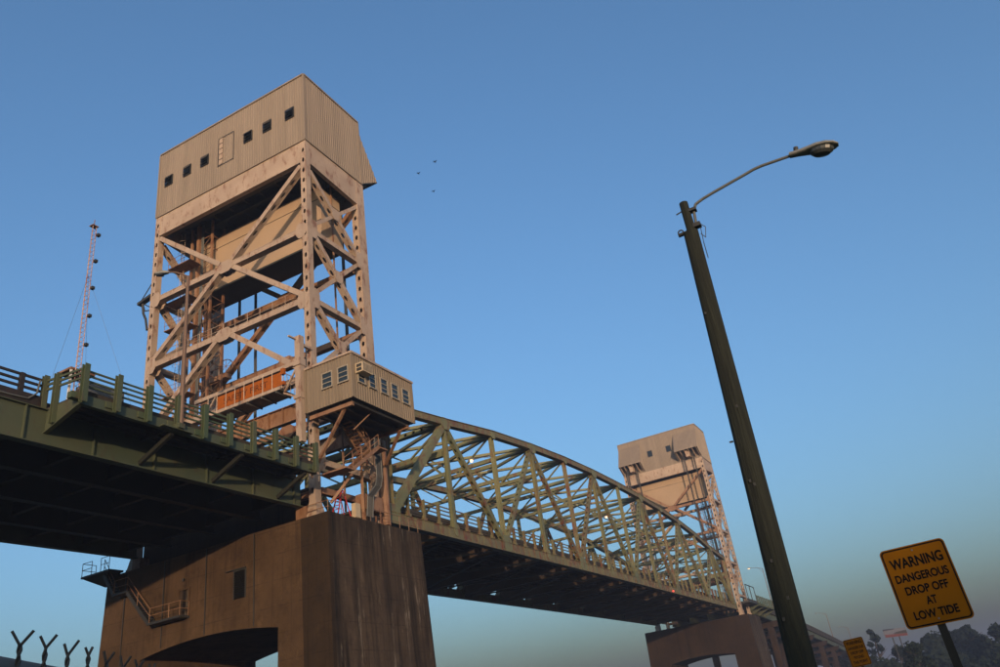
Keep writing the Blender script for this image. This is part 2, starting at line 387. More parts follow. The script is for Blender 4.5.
# bracing on the two broad faces
LV = [42.0, 34.9, 27.8]
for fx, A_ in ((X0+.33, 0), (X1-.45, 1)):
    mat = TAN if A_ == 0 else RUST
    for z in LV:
        s = MB(); zz = z-.28
        for ya, yb in ((Y0+.62,YC-.6),(YC+.6,Y1-.62)):
            s.bar((fx,ya,zz+.25),(fx,yb,zz+.25),.06,.66); s.bar((fx,ya,zz-.25),(fx,yb,zz-.25),.06,.66)
            s.bar((fx-.29,ya,zz),(fx-.29,yb,zz),.44,.04); s.bar((fx+.29,ya,zz),(fx+.29,yb,zz),.44,.04)
        s.build('strut', mat, T)
        pl = MB()
        for xx in (fx-.34, fx+.34): pl.gusset((xx,YC,z-.3),(0,1,0),(0,0,1),.92,.62,.03)
        for ye in (Y0+.75, Y1-.75):
            for xx in (fx-.34, fx+.34): pl.gusset((xx,ye,z-.3),(0,1,0),(0,0,1),.55,.8,.03)
        pl.build('gusset_plate', mat, T)
    def dg(p, q, w=.42, d=.62):
        L = (V(q)-V(p)).normalized(); A = V((1,0,0)).cross(L)
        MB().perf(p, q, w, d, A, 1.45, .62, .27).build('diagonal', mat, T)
    for sg, ye in ((1, Y0+.7), (-1, Y1-.7)):
        dg((fx,ye,48.9),(fx,YC-.75*sg,42.3))
        dg((fx,YC-.8*sg,41.5),(fx,ye,35.1))
        dg((fx,YC-.8*sg,34.4),(fx,ye,28.0))
# bracing on the two narrow faces
for ys, sg in ((Y0, 1), (Y1, -1)):
    fy = ys+.34*sg; xa, xb = X0+.6, X1-1.1
    for i, (za, zb) in enumerate(((48.6,42.0),(42.0,34.9),(34.9,27.8),(27.8,20.7))):
        p, q = V((xa+.05,fy,za-.2)), V((xb-.05,fy,zb+.15)); L = (q-p).normalized(); A = V((0,1,0)).cross(L)
        MB().perf(p, q, .42, .58, A, 1.3, .55, .26).build('diagonal', TAN, T)
        s = MB(); s.bar((xb-.02,fy-.2*sg,za-.3),(xa+.02,fy-.2*sg,zb+.25),.34,.06,(0,0,1)); s.bar((xb-.02,fy+.12*sg,za-.3),(xa+.02,fy+.12*sg,zb+.25),.34,.06,(0,0,1))
        s.build('cross_brace', TAN, T)
        pl = MB(); c = ((xa+xb)/2, fy-.32*sg, (za+zb)/2); pl.gusset(c,(1,0,0),(0,0,1),.55,.6,.03)
        pl.gusset((xa+.28,fy-.33*sg,zb-.05),(1,0,0),(0,0,1),.42,.95,.03); pl.gusset((xb-.28,fy-.33*sg,zb-.1),(1,0,0),(0,0,1),.42,.9,.03)
        pl.build('gusset_plate', TAN, T)
        s = MB(); s.bar((xa,fy,zb-.04),(xb,fy,zb-.04),.06,.6); s.bar((xa,fy,zb-.46),(xb,fy,zb-.46),.06,.6); s.bar((xa,fy-.27*sg,zb-.25),(xb,fy-.27*sg,zb-.25),.38,.04); s.bar((xa,fy+.27*sg,zb-.25),(xb,fy+.27*sg,zb-.25),.38,.04)
        s.build('strut', TAN, T)
# lower cross girders below the cabin level
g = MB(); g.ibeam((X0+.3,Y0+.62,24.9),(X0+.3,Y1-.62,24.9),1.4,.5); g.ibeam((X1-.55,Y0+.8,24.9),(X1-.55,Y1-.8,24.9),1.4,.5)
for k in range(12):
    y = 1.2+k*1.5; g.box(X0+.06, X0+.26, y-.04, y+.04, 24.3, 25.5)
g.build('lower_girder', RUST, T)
# machinery house
H = MB()
H.corr((X0,Y1,0),(X0,Y0,0),ZB,ZT,(-1,0,0)); H.corr((X0,Y0,0),(X1-.16,Y0,0),ZB,ZT,(0,-1,0))
H.corr((X1-.16,Y0,0),(X1-.16,Y1,0),ZB,ZT,(1,0,0)); H.corr((X1-.16,Y1,0),(X0,Y1,0),ZB,ZT,(0,1,0))
house = H.build('machinery_house', M['clad'], T)
tr = MB(); XR = X1-.16
for a, b in (((X0,Y1),(X0,Y0)),((X0,Y0),(XR,Y0)),((XR,Y0),(XR,Y1)),((XR,Y1),(X0,Y1))):
    tr.bar((a[0],a[1],ZT-.05),(b[0],b[1],ZT-.05),.16,.24)
    tr.bar((a[0],a[1],ZB+.02),(b[0],b[1],ZB+.02),.07,.2)
for x, y in ((X0,Y0),(X0,Y1),(XR,Y0),(XR,Y1)): tr.box(x-.09,x+.09,y-.09,y+.09,ZB+.06,ZT-.14)
tr.build('house_trim', M['clad'], house)
rf = MB(); rf.hexa([(X0,Y0,ZT-.02),(XR,Y0,ZT-.02),(XR,Y1,ZT-.02),(X0,Y1,ZT-.02)],[(X0+.1,Y0+.1,ZT+.03),(XR-.1,Y0+.1,ZT+.03),(XR-.1,Y1-.1,ZT+.03),(X0+.1,Y1-.1,ZT+.03)])
rf.build('roof', M['dark'], house)
for yw in (1.23, 4.06, 6.55, 12.4, 14.85, 17.5):
    x = X0-.09; f = MB()
    for a, b, c, d in ((yw-.54,yw+.54,56.25,56.31),(yw-.54,yw+.54,55.08,55.14),(yw-.54,yw-.48,55.14,56.25),(yw+.48,yw+.54,55.14,56.25)): f.box(x-.06,x+.05,a,b,c,d)
    wo = f.build('window', M['dark'], house)
    f = MB(); f.box(x+.0,x+.03,yw-.48,yw+.48,55.14,56.25)
    f.build('pane', M['glass'], wo)
    f = MB()
    for k in range(3):          # tilted awning leaves
        z = 55.2+k*.345; q9 = random.uniform(-.07,.10); f.hexa([(x-.06,yw-.47,z+.34),(x-.06,yw+.47,z+.34),(x-.04,yw+.47,z+.36),(x-.04,yw-.47,z+.36)],[(x-.22-q9,yw-.47,z+.04),(x-.22-q9,yw+.47,z+.04),(x-.20-q9,yw+.47,z+.02),(x-.20-q9,yw-.47,z+.02)])
    f.build('awning_leaf', M['glass'], wo)
hd = MB(); x = X0-.075
hd.box(x-.03,x,8.45,8.50,53.95,57.5); hd.box(x-.03,x,8.5,10.5,57.44,57.5); hd.box(x-.03,x,8.5,10.5,53.95,54.01); hd.box(x-.03,x,10.5,10.56,53.95,57.5)
hd.build('hatch_outline', M['dark'], house)
hd = MB()
for k in range(5): hd.box(x-.02,x,9.95,10.42,54.1+k*.68,54.68+k*.68)
hd.build('hatch_panel', M['tan'], house)
for yw in (7.1, 11.8):          # span-side windows
    x = XR+.09; f = MB()
    for a, b, c, d in ((yw-.6,yw+.6,56.3,56.4),(yw-.6,yw+.6,54.9,55.0),(yw-.6,yw-.5,55.0,56.3),(yw+.5,yw+.6,55.0,56.3)): f.box(x-.05,x+.06,a,b,c,d)
    wo = f.build('window', M['dark'], house)
    MB().box(x-.03,x,yw-.5,yw+.5,55,56.3).build('pane', M['glass'], wo)
# sheave housings that lean out over the span
for ya, yb in ((Y0, 5.0), (13.55, Y1)):
    s = MB(); xt, zt0, zt1 = .6, 58.6, 53.6
    zlo = lambda t: 51.75+(zt1-51.75)*t/(xt-XR); zhi = lambda t: zt0-(zt0-zt1)*t/(xt-XR)
    s.corr((XR,ya,0),(xt,ya,0),zlo,zhi,(0,-1,0),.33,.05); s.corr((XR,yb,0),(xt,yb,0),zlo,zhi,(0,1,0),.33,.05)
    n = int((yb-ya)/.33)
    for k in range(n):
        a = ya+(yb-ya)*k/n; b = ya+(yb-ya)*(k+.65)/n; c = ya+(yb-ya)*(k+1)/n
        s.quad((XR,a,zt0),(XR,b,zt0),(xt,b,zt1),(xt,a,zt1)); s.quad((XR+.06,b,zt0+.02),(XR+.06,c,zt0+.02),(xt+.05,c,zt1+.03),(xt+.05,b,zt1+.03))
        s.quad((XR,b,zt0),(XR+.06,b,zt0+.02),(xt+.05,b,zt1+.03),(xt,b,zt1)); s.quad((XR,c,zt0),(XR+.06,c,zt0+.02),(xt+.05,c,zt1+.03),(xt,c,zt1))
    s.bar((xt,ya,zt1),(xt,yb,zt1),.12,.1)
    sh = s.build('sheave_housing', M['clad'], T)
    k2 = MB()
    for k in range(6):
        y = ya+.3+k*(yb-ya-.6)/5; k2.hexa([(XR+.1,y-.06,51.9),(xt-.1,y-.06,53.55),(xt-.1,y-.06,53.95),(XR+.1,y-.06,52.6)],[(XR+.1,y+.06,51.9),(xt-.1,y+.06,53.55),(xt-.1,y+.06,53.95),(XR+.1,y+.06,52.6)])
    k2.box(-1.9,-.3,(ya+yb)/2-.45,(ya+yb)/2+.45,52.0,53.6)
    k2.build('housing_rib', M['tan'], sh)
    k2 = MB()
    for yy in ((ya+yb)/2-1.15,(ya+yb)/2+1.15): k2.disc((-2.3,yy,54.6),(0,1,0),1.55,.5,28)
    k2.build('sheave', M['dark'], sh)
    for yy in ((ya+yb)/2-1.15,(ya+yb)/2+1.15):
        r = MB()
        for d in (-.13,0,.13): r.tube((-.75,yy+d,54.8),(-.75,yy+d,28.4),.06,n=5)
        r.build('hoist_rope', M['dark'], T)
# elevator shaft with ladders and conduits on the left
e = MB()
for x, y, r in ((-8,16.8,.11),(-8,15.85,.17),(-6.2,16.4,.17),(-8,14.0,.1),(-6.2,14.2,.1),(-7.2,15.0,.05)): e.bar((x,y,17.5),(x,y,50.6),r*2,r*2,(1,0,0))
for k in range(22):
    z = 19+k*1.42
    e.bar((-8,14,z),(-8,15.85,z),.08,.08); e.bar((-6.2,14.2,z),(-6.2,16.4,z),.08,.08); e.bar((-8,14,z),(-6.2,14.2,z),.07,.07)
    if k % 2: e.bar((-8,14,z),(-8,15.85,z+1.42),.05,.05); e.bar((-6.2,14.2,z+1.42),(-6.2,16.4,z),.05,.05)
    else: e.bar((-8,15.85,z),(-8,14,z+1.42),.05,.05)
e.build('elevator_shaft', RUST, T)
e = MB()
for y in (15.1,15.3): e.tube((-8.1,y,17.5),(-8.1,y,50.4),.07,n=6)
e.tube((-9,16.3,20),(-9,16.3,44),.05,n=6); e.tube((-9,16.55,20),(-9,16.55,44),.05,n=6)
e.build('conduit', M['grey'], T)
e = MB()
for y in (17.2,17.65): e.bar((-8.6,y,27),(-8.6,y,50),.06,.04)
for k in range(76): e.tube((-8.6,17.2,27.1+k*.3),(-8.6,17.65,27.1+k*.3),.014,n=4)
for k in range(16):
    z = 28+k*1.4; pts = [V((-8.6-.42*math.sin(a),17.42-.42*math.cos(a),z)) for a in [math.pi*i/6 for i in range(7)]]; e.path(pts,.018,4)
e.build('caged_ladder', TAN, T)
# stair landings between shaft and column
e = MB()
for z in (38.6, 41.6, 45.6, 31.5):
    e.box(-9.6,-8.2,15.2,18.3,z,z+.08)
    for y in (15.3,16.3,17.3,18.2): e.tube((-9.6,y,z),(-9.6,y,z+1.05),.025,n=5)
    for h in (.55,1.05): e.tube((-9.6,15.2,z+h),(-9.6,18.3,z+h),.022,n=5)
e.build('landing', RUST, T)
# walkway and railing on the middle strut
e = MB(); e.box(X0+.5,X0+1.35,1.0,17.5,34.97,35.05)
e.build('walkway', M['tanrust'], T)
e = MB()
for k in range(12): e.tube((X0+.55,1.2+k*1.45,35.05),(X0+.55,1.2+k*1.45,36.15),.03,n=5)
for h in (.55,1.1): e.tube((X0+.55,1.2,35.05+h),(X0+.55,17.2,35.05+h),.03,n=5)
e.build('walkway_railing', TAN, T)
e = MB(); e.torus((-3.5,16.4,36.4),(1,.3,0),.75,.05); 
for k in range(4):
    a = math.pi*k/4; e.tube(V((-3.5,16.4,36.4))+V((-.3*math.cos(a),1*math.cos(a),math.sin(a)))*.7, V((-3.5,16.4,36.4))-V((-.3*math.cos(a),1*math.cos(a),math.sin(a)))*.7,.025,n=4)
e.box(-3.9,-3.1,16.0,18.4,35.0,35.5)
e.build('guide_wheel', RUST, T)
e = MB()
for y in (Y0+1.3,Y1-1.3): e.bar((-5.6,y,17.5),(-5.6,y,50.5),.16,.1,(1,0,0))
e.build('counterweight_guide', RUST, T)
# dark green outrigger bracket on the far front column
e = MB(); e.bar((X0+.2,19.1,42.55),(X0+.2,20.9,42.2),.28,.5); e.bar((X0+.2,19.1,44.2),(X0+.2,20.85,42.35),.07,.07)
e.bar((X0+.2,19.1,41.2),(X0+.2,20.3,42.1),.1,.1)
e.path([V((X0+.2,20.4,42.1)),V((X0+.2,20.2,41.0)),V((X0+.2,19.8,40.2)),V((X0+.2,19.5,38.9))],.12,6)
e.path([V((X0+.2,20.3,42.0)),V((X0+.1,19.9,41.1)),V((X0+.2,19.3,41.0))],.06,5)
e.build('outrigger_bracket', M['dark'], T)
# base stubs joining column feet
e = MB(); e.bar((X0+.9,Y0+.3,18.2),(X1-1.1,Y0+.3,18.2),.5,.4); e.bar((X0+.3,Y0+.6,17.9),(X0+.3,2.2,17.9),.5,.4)
e.build('base_strut', RUST, T)

XM = 62.2
far = copy_tree(tower)
far.location = (2*XM-tower.location.x, tower.location.y, PT); far.rotation_euler = (0,0,math.pi)
for ch_ in [x for x in list(bpy.data.objects) if x.parent == far and x.name.startswith('outrigger_bracket')]: bpy.data.objects.remove(ch_)
far['label'] = 'tan steel lift tower at the far end of the green truss span'

# counterweights
def cw(tagl, mirror=False):
    t = thing('counterweight', tagl, 'counterweight', (-5.65,YC,42.8), 'counterweights of the lift bridge')
    b = MB(); b.box(-7.2,-4.1,.8,17.8,42.8,47.6); b.build('concrete_block', M['cwblock'], t)
    b = MB(); b.box(-7.1,-4.2,.9,17.7,47.604,49.0)
    b.build('upper_block', M['cwblock'], t)
    b = MB(); b.box(-7.24,-7.21,.78,17.82,45.05,45.15); b.box(-7.25,-7.15,.75,17.85,42.6,42.796); b.box(-7.14,-4.15,.8,17.8,42.7,42.796); b.box(-7.23,-4.07,.77,17.83,47.55,47.6)
    b.build('steel_band', M['shadesteel'], t)
    b = MB()
    for y in (1.6,3.9,14.7,17.0):
        for d in (-.12,.12): b.tube((-5.6,y+d,49.0),(-5.6,y+d,53),.06,n=5)
    b.build('suspension_rope', M['dark'], t)
    return t
M['cwblock'] = steel('counterweight_paint', (.47, .335, .22), (.42, .30, .19), (.30, .19, .11), .25, .6, .8)
c1 = cw('big tan counterweight block hanging inside the near lift tower under its machinery house')
c2 = copy_tree(c1); c2.location = (2*XM+5.65, YC, 42.8); c2.rotation_euler = (0,0,math.pi)
c2['label'] = 'pinkish tan counterweight block hanging in the distant lift tower'

# ================================================================ PIERS
PY0, PY1 = -2.0, 21.0
def pier(label, xa, xb, name='bridge_pier', face=None):
    t = thing(name, label, 'bridge pier', ((xa+xb)/2, (PY0+PY1)/2, -2.5), 'concrete piers under the lift towers')
    za, zb = -2.5, 16.0; JL, JR = 2.6, 16.4
    arc = []
    for k in range(17):
        y = JL+(JR-JL)*k/16; arc.append((y, 8.85+.62*(1-((y-9.5)/6.9)**2)))
    bt = lambda z: (16-z)*.045         # batter
    b = MB()
    for x, sx in ((xa,-1),(xb,1)):
        X = lambda z: x+sx*bt(z)*.5
        # two legs and the wall over the arch, as strips
        b.quad((X(za),PY0-bt(za)*.5,za),(X(za),JL,za),(X(8.85),JL,8.85),(X(zb),JL,zb),(X(zb),PY0,zb))
        b.quad((X(za),PY1+bt(za)*.5,za),(X(za),JR,za),(X(8.85),JR,8.85),(X(zb),JR,zb),(X(zb),PY1,zb))
        for (ya, z1), (yb, z2) in zip(arc, arc[1:]): b.quad((X(z1),ya,z1),(X(z2),yb,z2),(X(zb),yb,zb),(X(zb),ya,zb))
    Xa = lambda z: xa-bt(z)*.5
    Xb = lambda z: xb+bt(z)*.5
    for (ya, z1), (yb, z2) in zip(arc, arc[1:]): b.quad((Xa(z1),ya,z1),(Xb(z1),ya,z1),(Xb(z2),yb,z2),(Xa(z2),yb,z2))
    for y in (JL, JR): b.quad((Xa(za),y,za),(Xb(za),y,za),(Xb(8.85),y,8.85),(Xa(8.85),y,8.85))
    b.quad((xa,PY0,zb),(xb,PY0,zb),(xb,PY1,zb),(xa,PY1,zb))
    b.cur = 1
    for y, sg in ((PY0,-1),(PY1,1)):
        b.quad((Xa(za),y+sg*bt(za)*.5,za),(Xb(za),y+sg*bt(za)*.5,za),(xb,y,zb),(xa,y,zb))
    b.build('pier_body', [face or M['pier'], M['pierend']], t)
    return t, Xa, Xb
p1, PXa, PXb = pier('brown concrete pier with arched opening, access stair and louvre under the near lift tower', -11.25, .6)
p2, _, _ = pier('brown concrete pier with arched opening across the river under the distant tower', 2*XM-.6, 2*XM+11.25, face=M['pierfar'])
# details of the near pier
b = MB()                                # pilaster strip at the corner, slightly proud and stained
b.hexa([(PXa(-2.5)-.06,PY0-.42,-2.5),(PXa(-2.5)+.3,PY0-.42,-2.5),(PXa(-2.5)+.3,.05,-2.5),(PXa(-2.5)-.06,.05,-2.5)],
       [(-11.31,PY0-.006,15.98),(-10.95,PY0-.006,15.98),(-10.95,.5,15.98),(-11.31,.5,15.98)])
b.build('corner_pilaster', M['pierstrip'], p1)
b = MB()
for y, z0 in ((4.87,9.3),(9.7,9.55),(14.2,9.4),(18.6,-2)): b.box(PXa(10)-.055,PXa(10)-.02+.02,y-.035,y+.035,z0,15.9)
b.build('joint', M['dark'], p1)
lv = MB(); X = PXa(12.5)
lv.box(X-.06,X+.02,5.68,5.78,11.5,13.6); lv.box(X-.06,X+.02,6.82,6.92,11.5,13.6); lv.box(X-.06,X+.02,5.78,6.82,13.5,13.6); lv.box(X-.16,X+.02,5.7,7.6,13.6,13.66)
lo = lv.build('louvre', M['dark'], p1)
lv = MB(); lv.box(X-.03,X-.01,5.78,6.82,11.5,13.5)
for k in range(12): lv.hexa([(X-.03,5.78,11.6+k*.16),(X-.12,5.78,11.55+k*.16),(X-.12,5.78,11.57+k*.16),(X-.03,5.78,11.64+k*.16)],[(X-.03,6.82,11.6+k*.16),(X-.12,6.82,11.55+k*.16),(X-.12,6.82,11.57+k*.16),(X-.03,6.82,11.64+k*.16)])
lv.build('louvre_blade', M['ink'], lo)  # backing and blades coloured black in place of a recess's shade
dm = MB(); X = PXa(12.2)
dm.box(X-.02,X+.05,11.5,12.45,11.2,13.2)
do = dm.build('door', M['pierend'], p1)
dm = MB(); dm.box(X-.12,X+.02,11.35,11.5,11.2,13.35); dm.box(X-.12,X+.02,12.45,12.6,11.2,13.35); dm.box(X-.12,X+.02,11.5,12.45,13.2,13.35)
dm.build('door_frame', M['pier'], do)
MB().tube((X-.12,12.1,14.0),(X-.02,12.1,14.0),.12).build('wall_lamp', M['dark'], p1)
st = MB(); xo = PXa(12)-1.0; xi = PXa(11.3)
st.box(xo,xi,11.3,14.6,11.06,11.22)                      # lower landing
st.box(xo,xi,17.2,18.8,14.0,14.14)                      # middle landing
st.box(-12.6,-11.25,19.2,22.6,16.05,16.2); st.hexa([(-11.4,21.0,15.2),(-11.3,21.0,15.2),(-11.3,21.1,15.2),(-11.4,21.1,15.2)],[(-12.5,19.4,16.04),(-11.3,19.4,16.04),(-11.3,22.5,16.04),(-12.5,22.5,16.04)])
for (ya,z1),(yb,z2),nn in (((14.6,11.2),(17.3,14.1),13),((18.8,14.1),(20.3,16.15),9)):
    for xx in (xo+.06, xi-.25): st.bar((xx,ya,z1-.1),(xx,yb,z2-.1),.28,.06)
    for k in range(nn):
        t_ = (k+.5)/nn; st.box(xo+.1,xi-.3,ya+(yb-ya)*t_-.12,ya+(yb-ya)*t_+.12,z1+(z2-z1)*t_-.02,z1+(z2-z1)*t_+.02)
sto = st.build('access_stair', M['dark'], p1)
hr = MB()
def rail(pts, h=1.07, r=.028):
    for p in pts: hr.tube(p, V(p)+V((0,0,h)), r, n=5)
    for a, b_ in zip(pts, pts[1:]):
        for hh in (h, h*.5): hr.tube(V(a)+V((0,0,hh)), V(b_)+V((0,0,hh)), r, n=5)
rail([(xi-.1,11.35,11.2),(xo+.05,11.35,11.2),(xo+.05,12.5,11.2),(xo+.05,14.55,11.2),(xo+.05,16,12.7),(xo+.05,17.25,14.1),(xo+.05,18.75,14.1)])
rail([(xo+.05,18.85,14.15),(xo+.05,20.2,16.1)])
rail([(-12.55,19.3,16.2),(-12.55,20.3,16.2)]); rail([(-12.55,21.4,16.2),(-12.55,22.55,16.2),(-11.3,22.55,16.2)]); 
hr.build('stair_railing', M['tanrust'], sto)
# railing along the pier top edge by the span
hr = MB()
rail([(-6.0+k*1.3,PY0+.15,16.0) for k in range(6)]); rail([(-11.0,.6,16.0),(-11.0,-1.8,16.0),(-9.5,PY0+.15,16.0)],.9)
hr.build('edge_railing', M['tanrust'], p1)
b = MB(); b.box(-11.1,-10.2,.2,1.1,16.0,16.9); b.box(-11.1,-10.2,17.5,18.4,16.0,16.9)
b.build('bearing_pedestal', M['tanrust'], p1)
b = MB(); b.box(-9.6,-9.2,1.3,19.0,16.0,18.85)
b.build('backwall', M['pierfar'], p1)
# stuff on the pier top
eb = thing('equipment_box', 'rusty brown equipment box on legs on the near pier top', 'equipment box', (-5.2,-1.2,16.0))
b = MB(); b.box(-6.5,-4.0,-1.7,-.9,17.05,18.25); b.build('box_body', M['tanrust'], eb)
b = MB()
for x in (-6.3,-4.2):
    for y in (-1.55,-1.05): b.bar((x,y,16),(x,y,17.05),.12,.12,(1,0,0))
b.build('leg', M['tanrust'], eb)
b = MB(); b.box(-7.6,-7.0,-1.7,-1.3,16.2,17.3); b.box(-7.45,-7.15,-1.6,-1.4,16.0,16.2)
tag(b.build('control_box', M['acbody']), 'small pale electrical box beside the brown equipment box', 'electrical box')
ld_ = thing('step_ladder', 'red A-frame step ladder standing on the near pier top', 'step ladder', (-8.45,-1.0,16.0))
for s in (-1, 1):
    b = MB(); b.bar((-8.45-.85,-1.0+.3*s,16.02),(-8.45-.1,-1.0+.18*s,18.2),.09,.06); b.bar((-8.45+.85,-1.0+.3*s,16.02),(-8.45+.1,-1.0+.18*s,18.2),.07,.05)
    b.build('rail', M['red'], ld_)
for k in range(6):
    t_ = k/6; b = MB(); x = -8.45-.85+.75*t_; b.bar((x+.08,-1.0+.28-.12*t_,16.35+2.1*t_*.95),(x+.08,-1.0-.28+.12*t_,16.35+2.1*t_*.95),.03,.1); b.build('step', M['red'], ld_)
MB().box(-8.62,-8.28,-1.2,-.8,18.18,18.24).build('top_cap', M['red'], ld_)

# ================================================================ TRUSS SPAN
L = 124.4; P = L/12
span = thing('truss_span', 'rusty green steel truss lift span crossing between the two tan towers', 'bridge span', (L/2, 9.3, 17.2))
S = span; GR, GRR = M['green'], M['greenrust']
ztop = [27.95,29.25,30.6,31.5,32.15,32.5,32.6,32.5,32.15,31.5,30.5,29.05,27.95]
zbot = lambda i: 17.72+.12*(1-((i-6)/6)**2)
YT = (.38, 18.22)
for yt in YT:
    so_ = -1 if yt < 9 else 1
    tcd = MB()
    for i in range(12):
        a, b_ = V((i*P,yt,ztop[i])), V(((i+1)*P,yt,ztop[i+1])); d = (b_-a).normalized()*.02
        if i == 0: a = a-V((.9,0,.0))
        if i == 11: b_ = b_+V((.9,0,0))
        tcd.bar(a, b_, .66, .68); tcd.bar(a+V((0,0,.36)), b_+V((0,0,.36)), .05, .86)
    tcd.build('top_chord', GRR, S)
    bcd = MB()
    for i in range(12):
        a, b_ = V((i*P,yt,zbot(i))), V(((i+1)*P,yt,zbot(i+1)))
        if i == 0: a.x -= 1.1
        if i == 11: b_.x += 1.1
        bcd.bar(a, b_, .92, .62); bcd.bar(a+V((0,0,.48)), b_+V((0,0,.48)), .04, .78); bcd.bar(a-V((0,0,.48)), b_-V((0,0,.48)), .04, .74)
        for k in range(1, 8):       # stiffener plates
            c = a+(b_-a)*(k/8); bcd.box(c.x-.03,c.x+.03,c.y+so_*.31,c.y+so_*.35,c.z-.44,c.z+.44)
    bcd.build('bottom_chord', GRR, S)
    for i in range(13):
        w_ = .62 if i in (0,12) else .42
        p, q = V((i*P,yt,zbot(i)+.45)), V((i*P,yt,ztop[i]-.3))
        if i % 2 == 0: MB().ibeam(p, q, .5, w_, .05, (1,0,0)).build('vertical', GR if i % 4 else GRR, S)
        else: MB().ibeam(p, q, .44, w_, .05, (0,1,0)).build('vertical', GR, S)
    for i in range(12):
        lo, hi = (i, i+1) if i % 2 == 0 else (i+1, i)
        p = V((lo*P,yt,zbot(lo)+.3)); q = V((hi*P,yt,ztop[hi]-.2)); d = MB(); Ld = (q-p).normalized(); A = Ld.cross(V((0,1,0)))
        if i in (0, 11): d.bar(p, q, .72, .6, A); d.bar(p+V((0,so_*.31,0)), q+V((0,so_*.31,0)), .5, .03, A)
        else: d.perf(p, q, .46 if i in (1,10) else .38, .5, A, 1.0, .42, .22)
        d.build('diagonal', GRR if i in (3,4,7) else GR, S)
    gp = MB()
    for i in range(13):
        for sy in (-.36, .36):
            gp.gusset((i*P,yt+sy,ztop[i]-.22),(1,0,0),(0,0,1),.85 if i % 2 else .5,.65 if i % 2 else .4,.03)
            gp.gusset((i*P,yt+sy*.94,zbot(i)+.35),(1,0,0),(0,0,1),1.0 if i % 2 == 0 else .5,.85 if i % 2 == 0 else .6,.03)
    gp.build('gusset_plate', GR, S)
ya, yb = YT[0]+.35, YT[1]-.35
for i in range(13):                                  # sway frames
    x = i*P; s = MB(); z = ztop[i]-.05
    if i in (0,1,11,12):
        s.perf((x,ya,z-.1),(x,yb,z-.1),.6,.5,(1,0,0),1.0,.36,.3); s.build('top_strut', GR, S)
        s = MB(); zl = z-3.2
        s.bar((x,ya,zl),(x,yb,zl),.6,.5)
    else:
        s.bar((x,ya,z-.1),(x,yb,z-.1),.5,.4); s.build('top_strut', GR, S)
        s = MB(); zl = z-3.6
        s.bar((x,ya,zl),(x,yb,zl),.42,.36)
    s.build('lower_strut', GR, S)
    s = MB(); ym = (ya+yb)/2; n = 4
    for k in range(n):
        y1 = ya+(yb-ya)*k/n; y2 = ya+(yb-ya)*(k+1)/n
        s.bar((x,y1,z-.3),(x,y2,zl+.2),.2,.16,(1,0,0)) if k % 2 == 0 else s.bar((x,y1,zl+.2),(x,y2,z-.3),.2,.16,(1,0,0))
    for yy, sg in ((ya,1),(yb,-1)): s.bar((x,yy,zl-2.4),(x,yy+2.2*sg,zl-.15),.24,.2,(1,0,0))
    s.build('sway_brace', GR, S)
for i in range(12):                                  # top lateral bracing
    s = MB(); xa_, xb_ = i*P+.3, (i+1)*P-.3; za_, zb_ = ztop[i]-.05, ztop[i+1]-.05
    s.bar((xa_,ya,za_),(xb_,yb,zb_),.3,.34); s.build('lateral_brace', GR, S)
    s = MB(); s.bar((xa_,yb,za_-.02),(xb_,ya,zb_-.02),.3,.34); s.build('lateral_brace', GR, S)
for i in range(13):                                  # floor beams
    s = MB(); x = i*P
    s.ibeam((x,ya,18.15),(x,yb,18.15),1.55,.45,.06); s.build('floor_beam', M['rustbeam'], S)
s = MB()
for k in range(9):
    y = 4.2+k*1.275; s.ibeam((-.8,y,18.74),(L+.8,y,18.74),.32,.2,.04)
for i in range(12):
    s.bar((i*P,ya,17.6),((i+1)*P,yb,17.6),.16,.2); s.bar((i*P,yb,17.58),((i+1)*P,ya,17.58),.16,.2)
s.build('stringer', M['shadesteel'], S)
s = MB(); s.box(-.9,L+.9,1.15,17.45,18.92,19.12); s.box(-.9,L+.9,1.1,1.3,19.125,19.45); s.box(-.9,L+.9,17.3,17.5,19.125,19.45)
s.build('deck', M['deck'], S)
for yr, sg in ((1.0,-1),(17.6,1)):
    s = MB(); n = int(L/2.6)
    for k in range(n+1):
        x = 1+k*(L-2)/n; s.ibeam((x,yr,18.15),(x,yr,20.6),.3,.22,.04,(0,1,0)); s.box(x-.22,x-.15+.4,yr-.2 if sg<0 else yr-.45,yr+.45 if sg<0 else yr+.2,18.3,18.85)
    s.build('railing_post', GRR, S)
    s = MB()
    for z in (19.4,19.8,20.2,20.55): s.bar((-.8,yr-sg*.16,z),(L+.8,yr-sg*.16,z),.11,.08)
    s.build('railing', M['greenrust'], S)
# small red navigation light under the near chord, and marker lights
for x, y, z, mt_, nm in ((L*.63,-.1,17.5,'red_on','navigation_light'),):
    s = MB(); s.tube((x,y-.14,z-.12),(x,y-.14,z+.1),.13,n=8); s.build(nm, M[mt_], S)

# ================================================================ NEAR APPROACH
ap = thing('approach_span', 'dark underside and green girders of the near approach road leading up to the near tower', 'bridge span', (-40,9.3,16.9))
AX0, AX1 = -85, -11.15
AG = M['agreen']
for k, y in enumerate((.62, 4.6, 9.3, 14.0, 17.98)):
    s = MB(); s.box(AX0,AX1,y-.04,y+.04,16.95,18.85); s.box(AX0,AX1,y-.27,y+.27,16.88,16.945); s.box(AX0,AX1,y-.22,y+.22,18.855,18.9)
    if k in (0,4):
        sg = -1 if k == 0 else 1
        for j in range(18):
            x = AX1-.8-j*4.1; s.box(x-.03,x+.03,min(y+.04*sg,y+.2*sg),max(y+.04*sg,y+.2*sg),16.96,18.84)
    s.build('girder', AG if k in (0,4) else M['shadesteel'], ap)
s = MB()
for j in range(19):
    x = AX1-.8-j*4.1; s.ibeam((x,.7,17.9),(x,17.9,17.9),1.0,.3,.05)
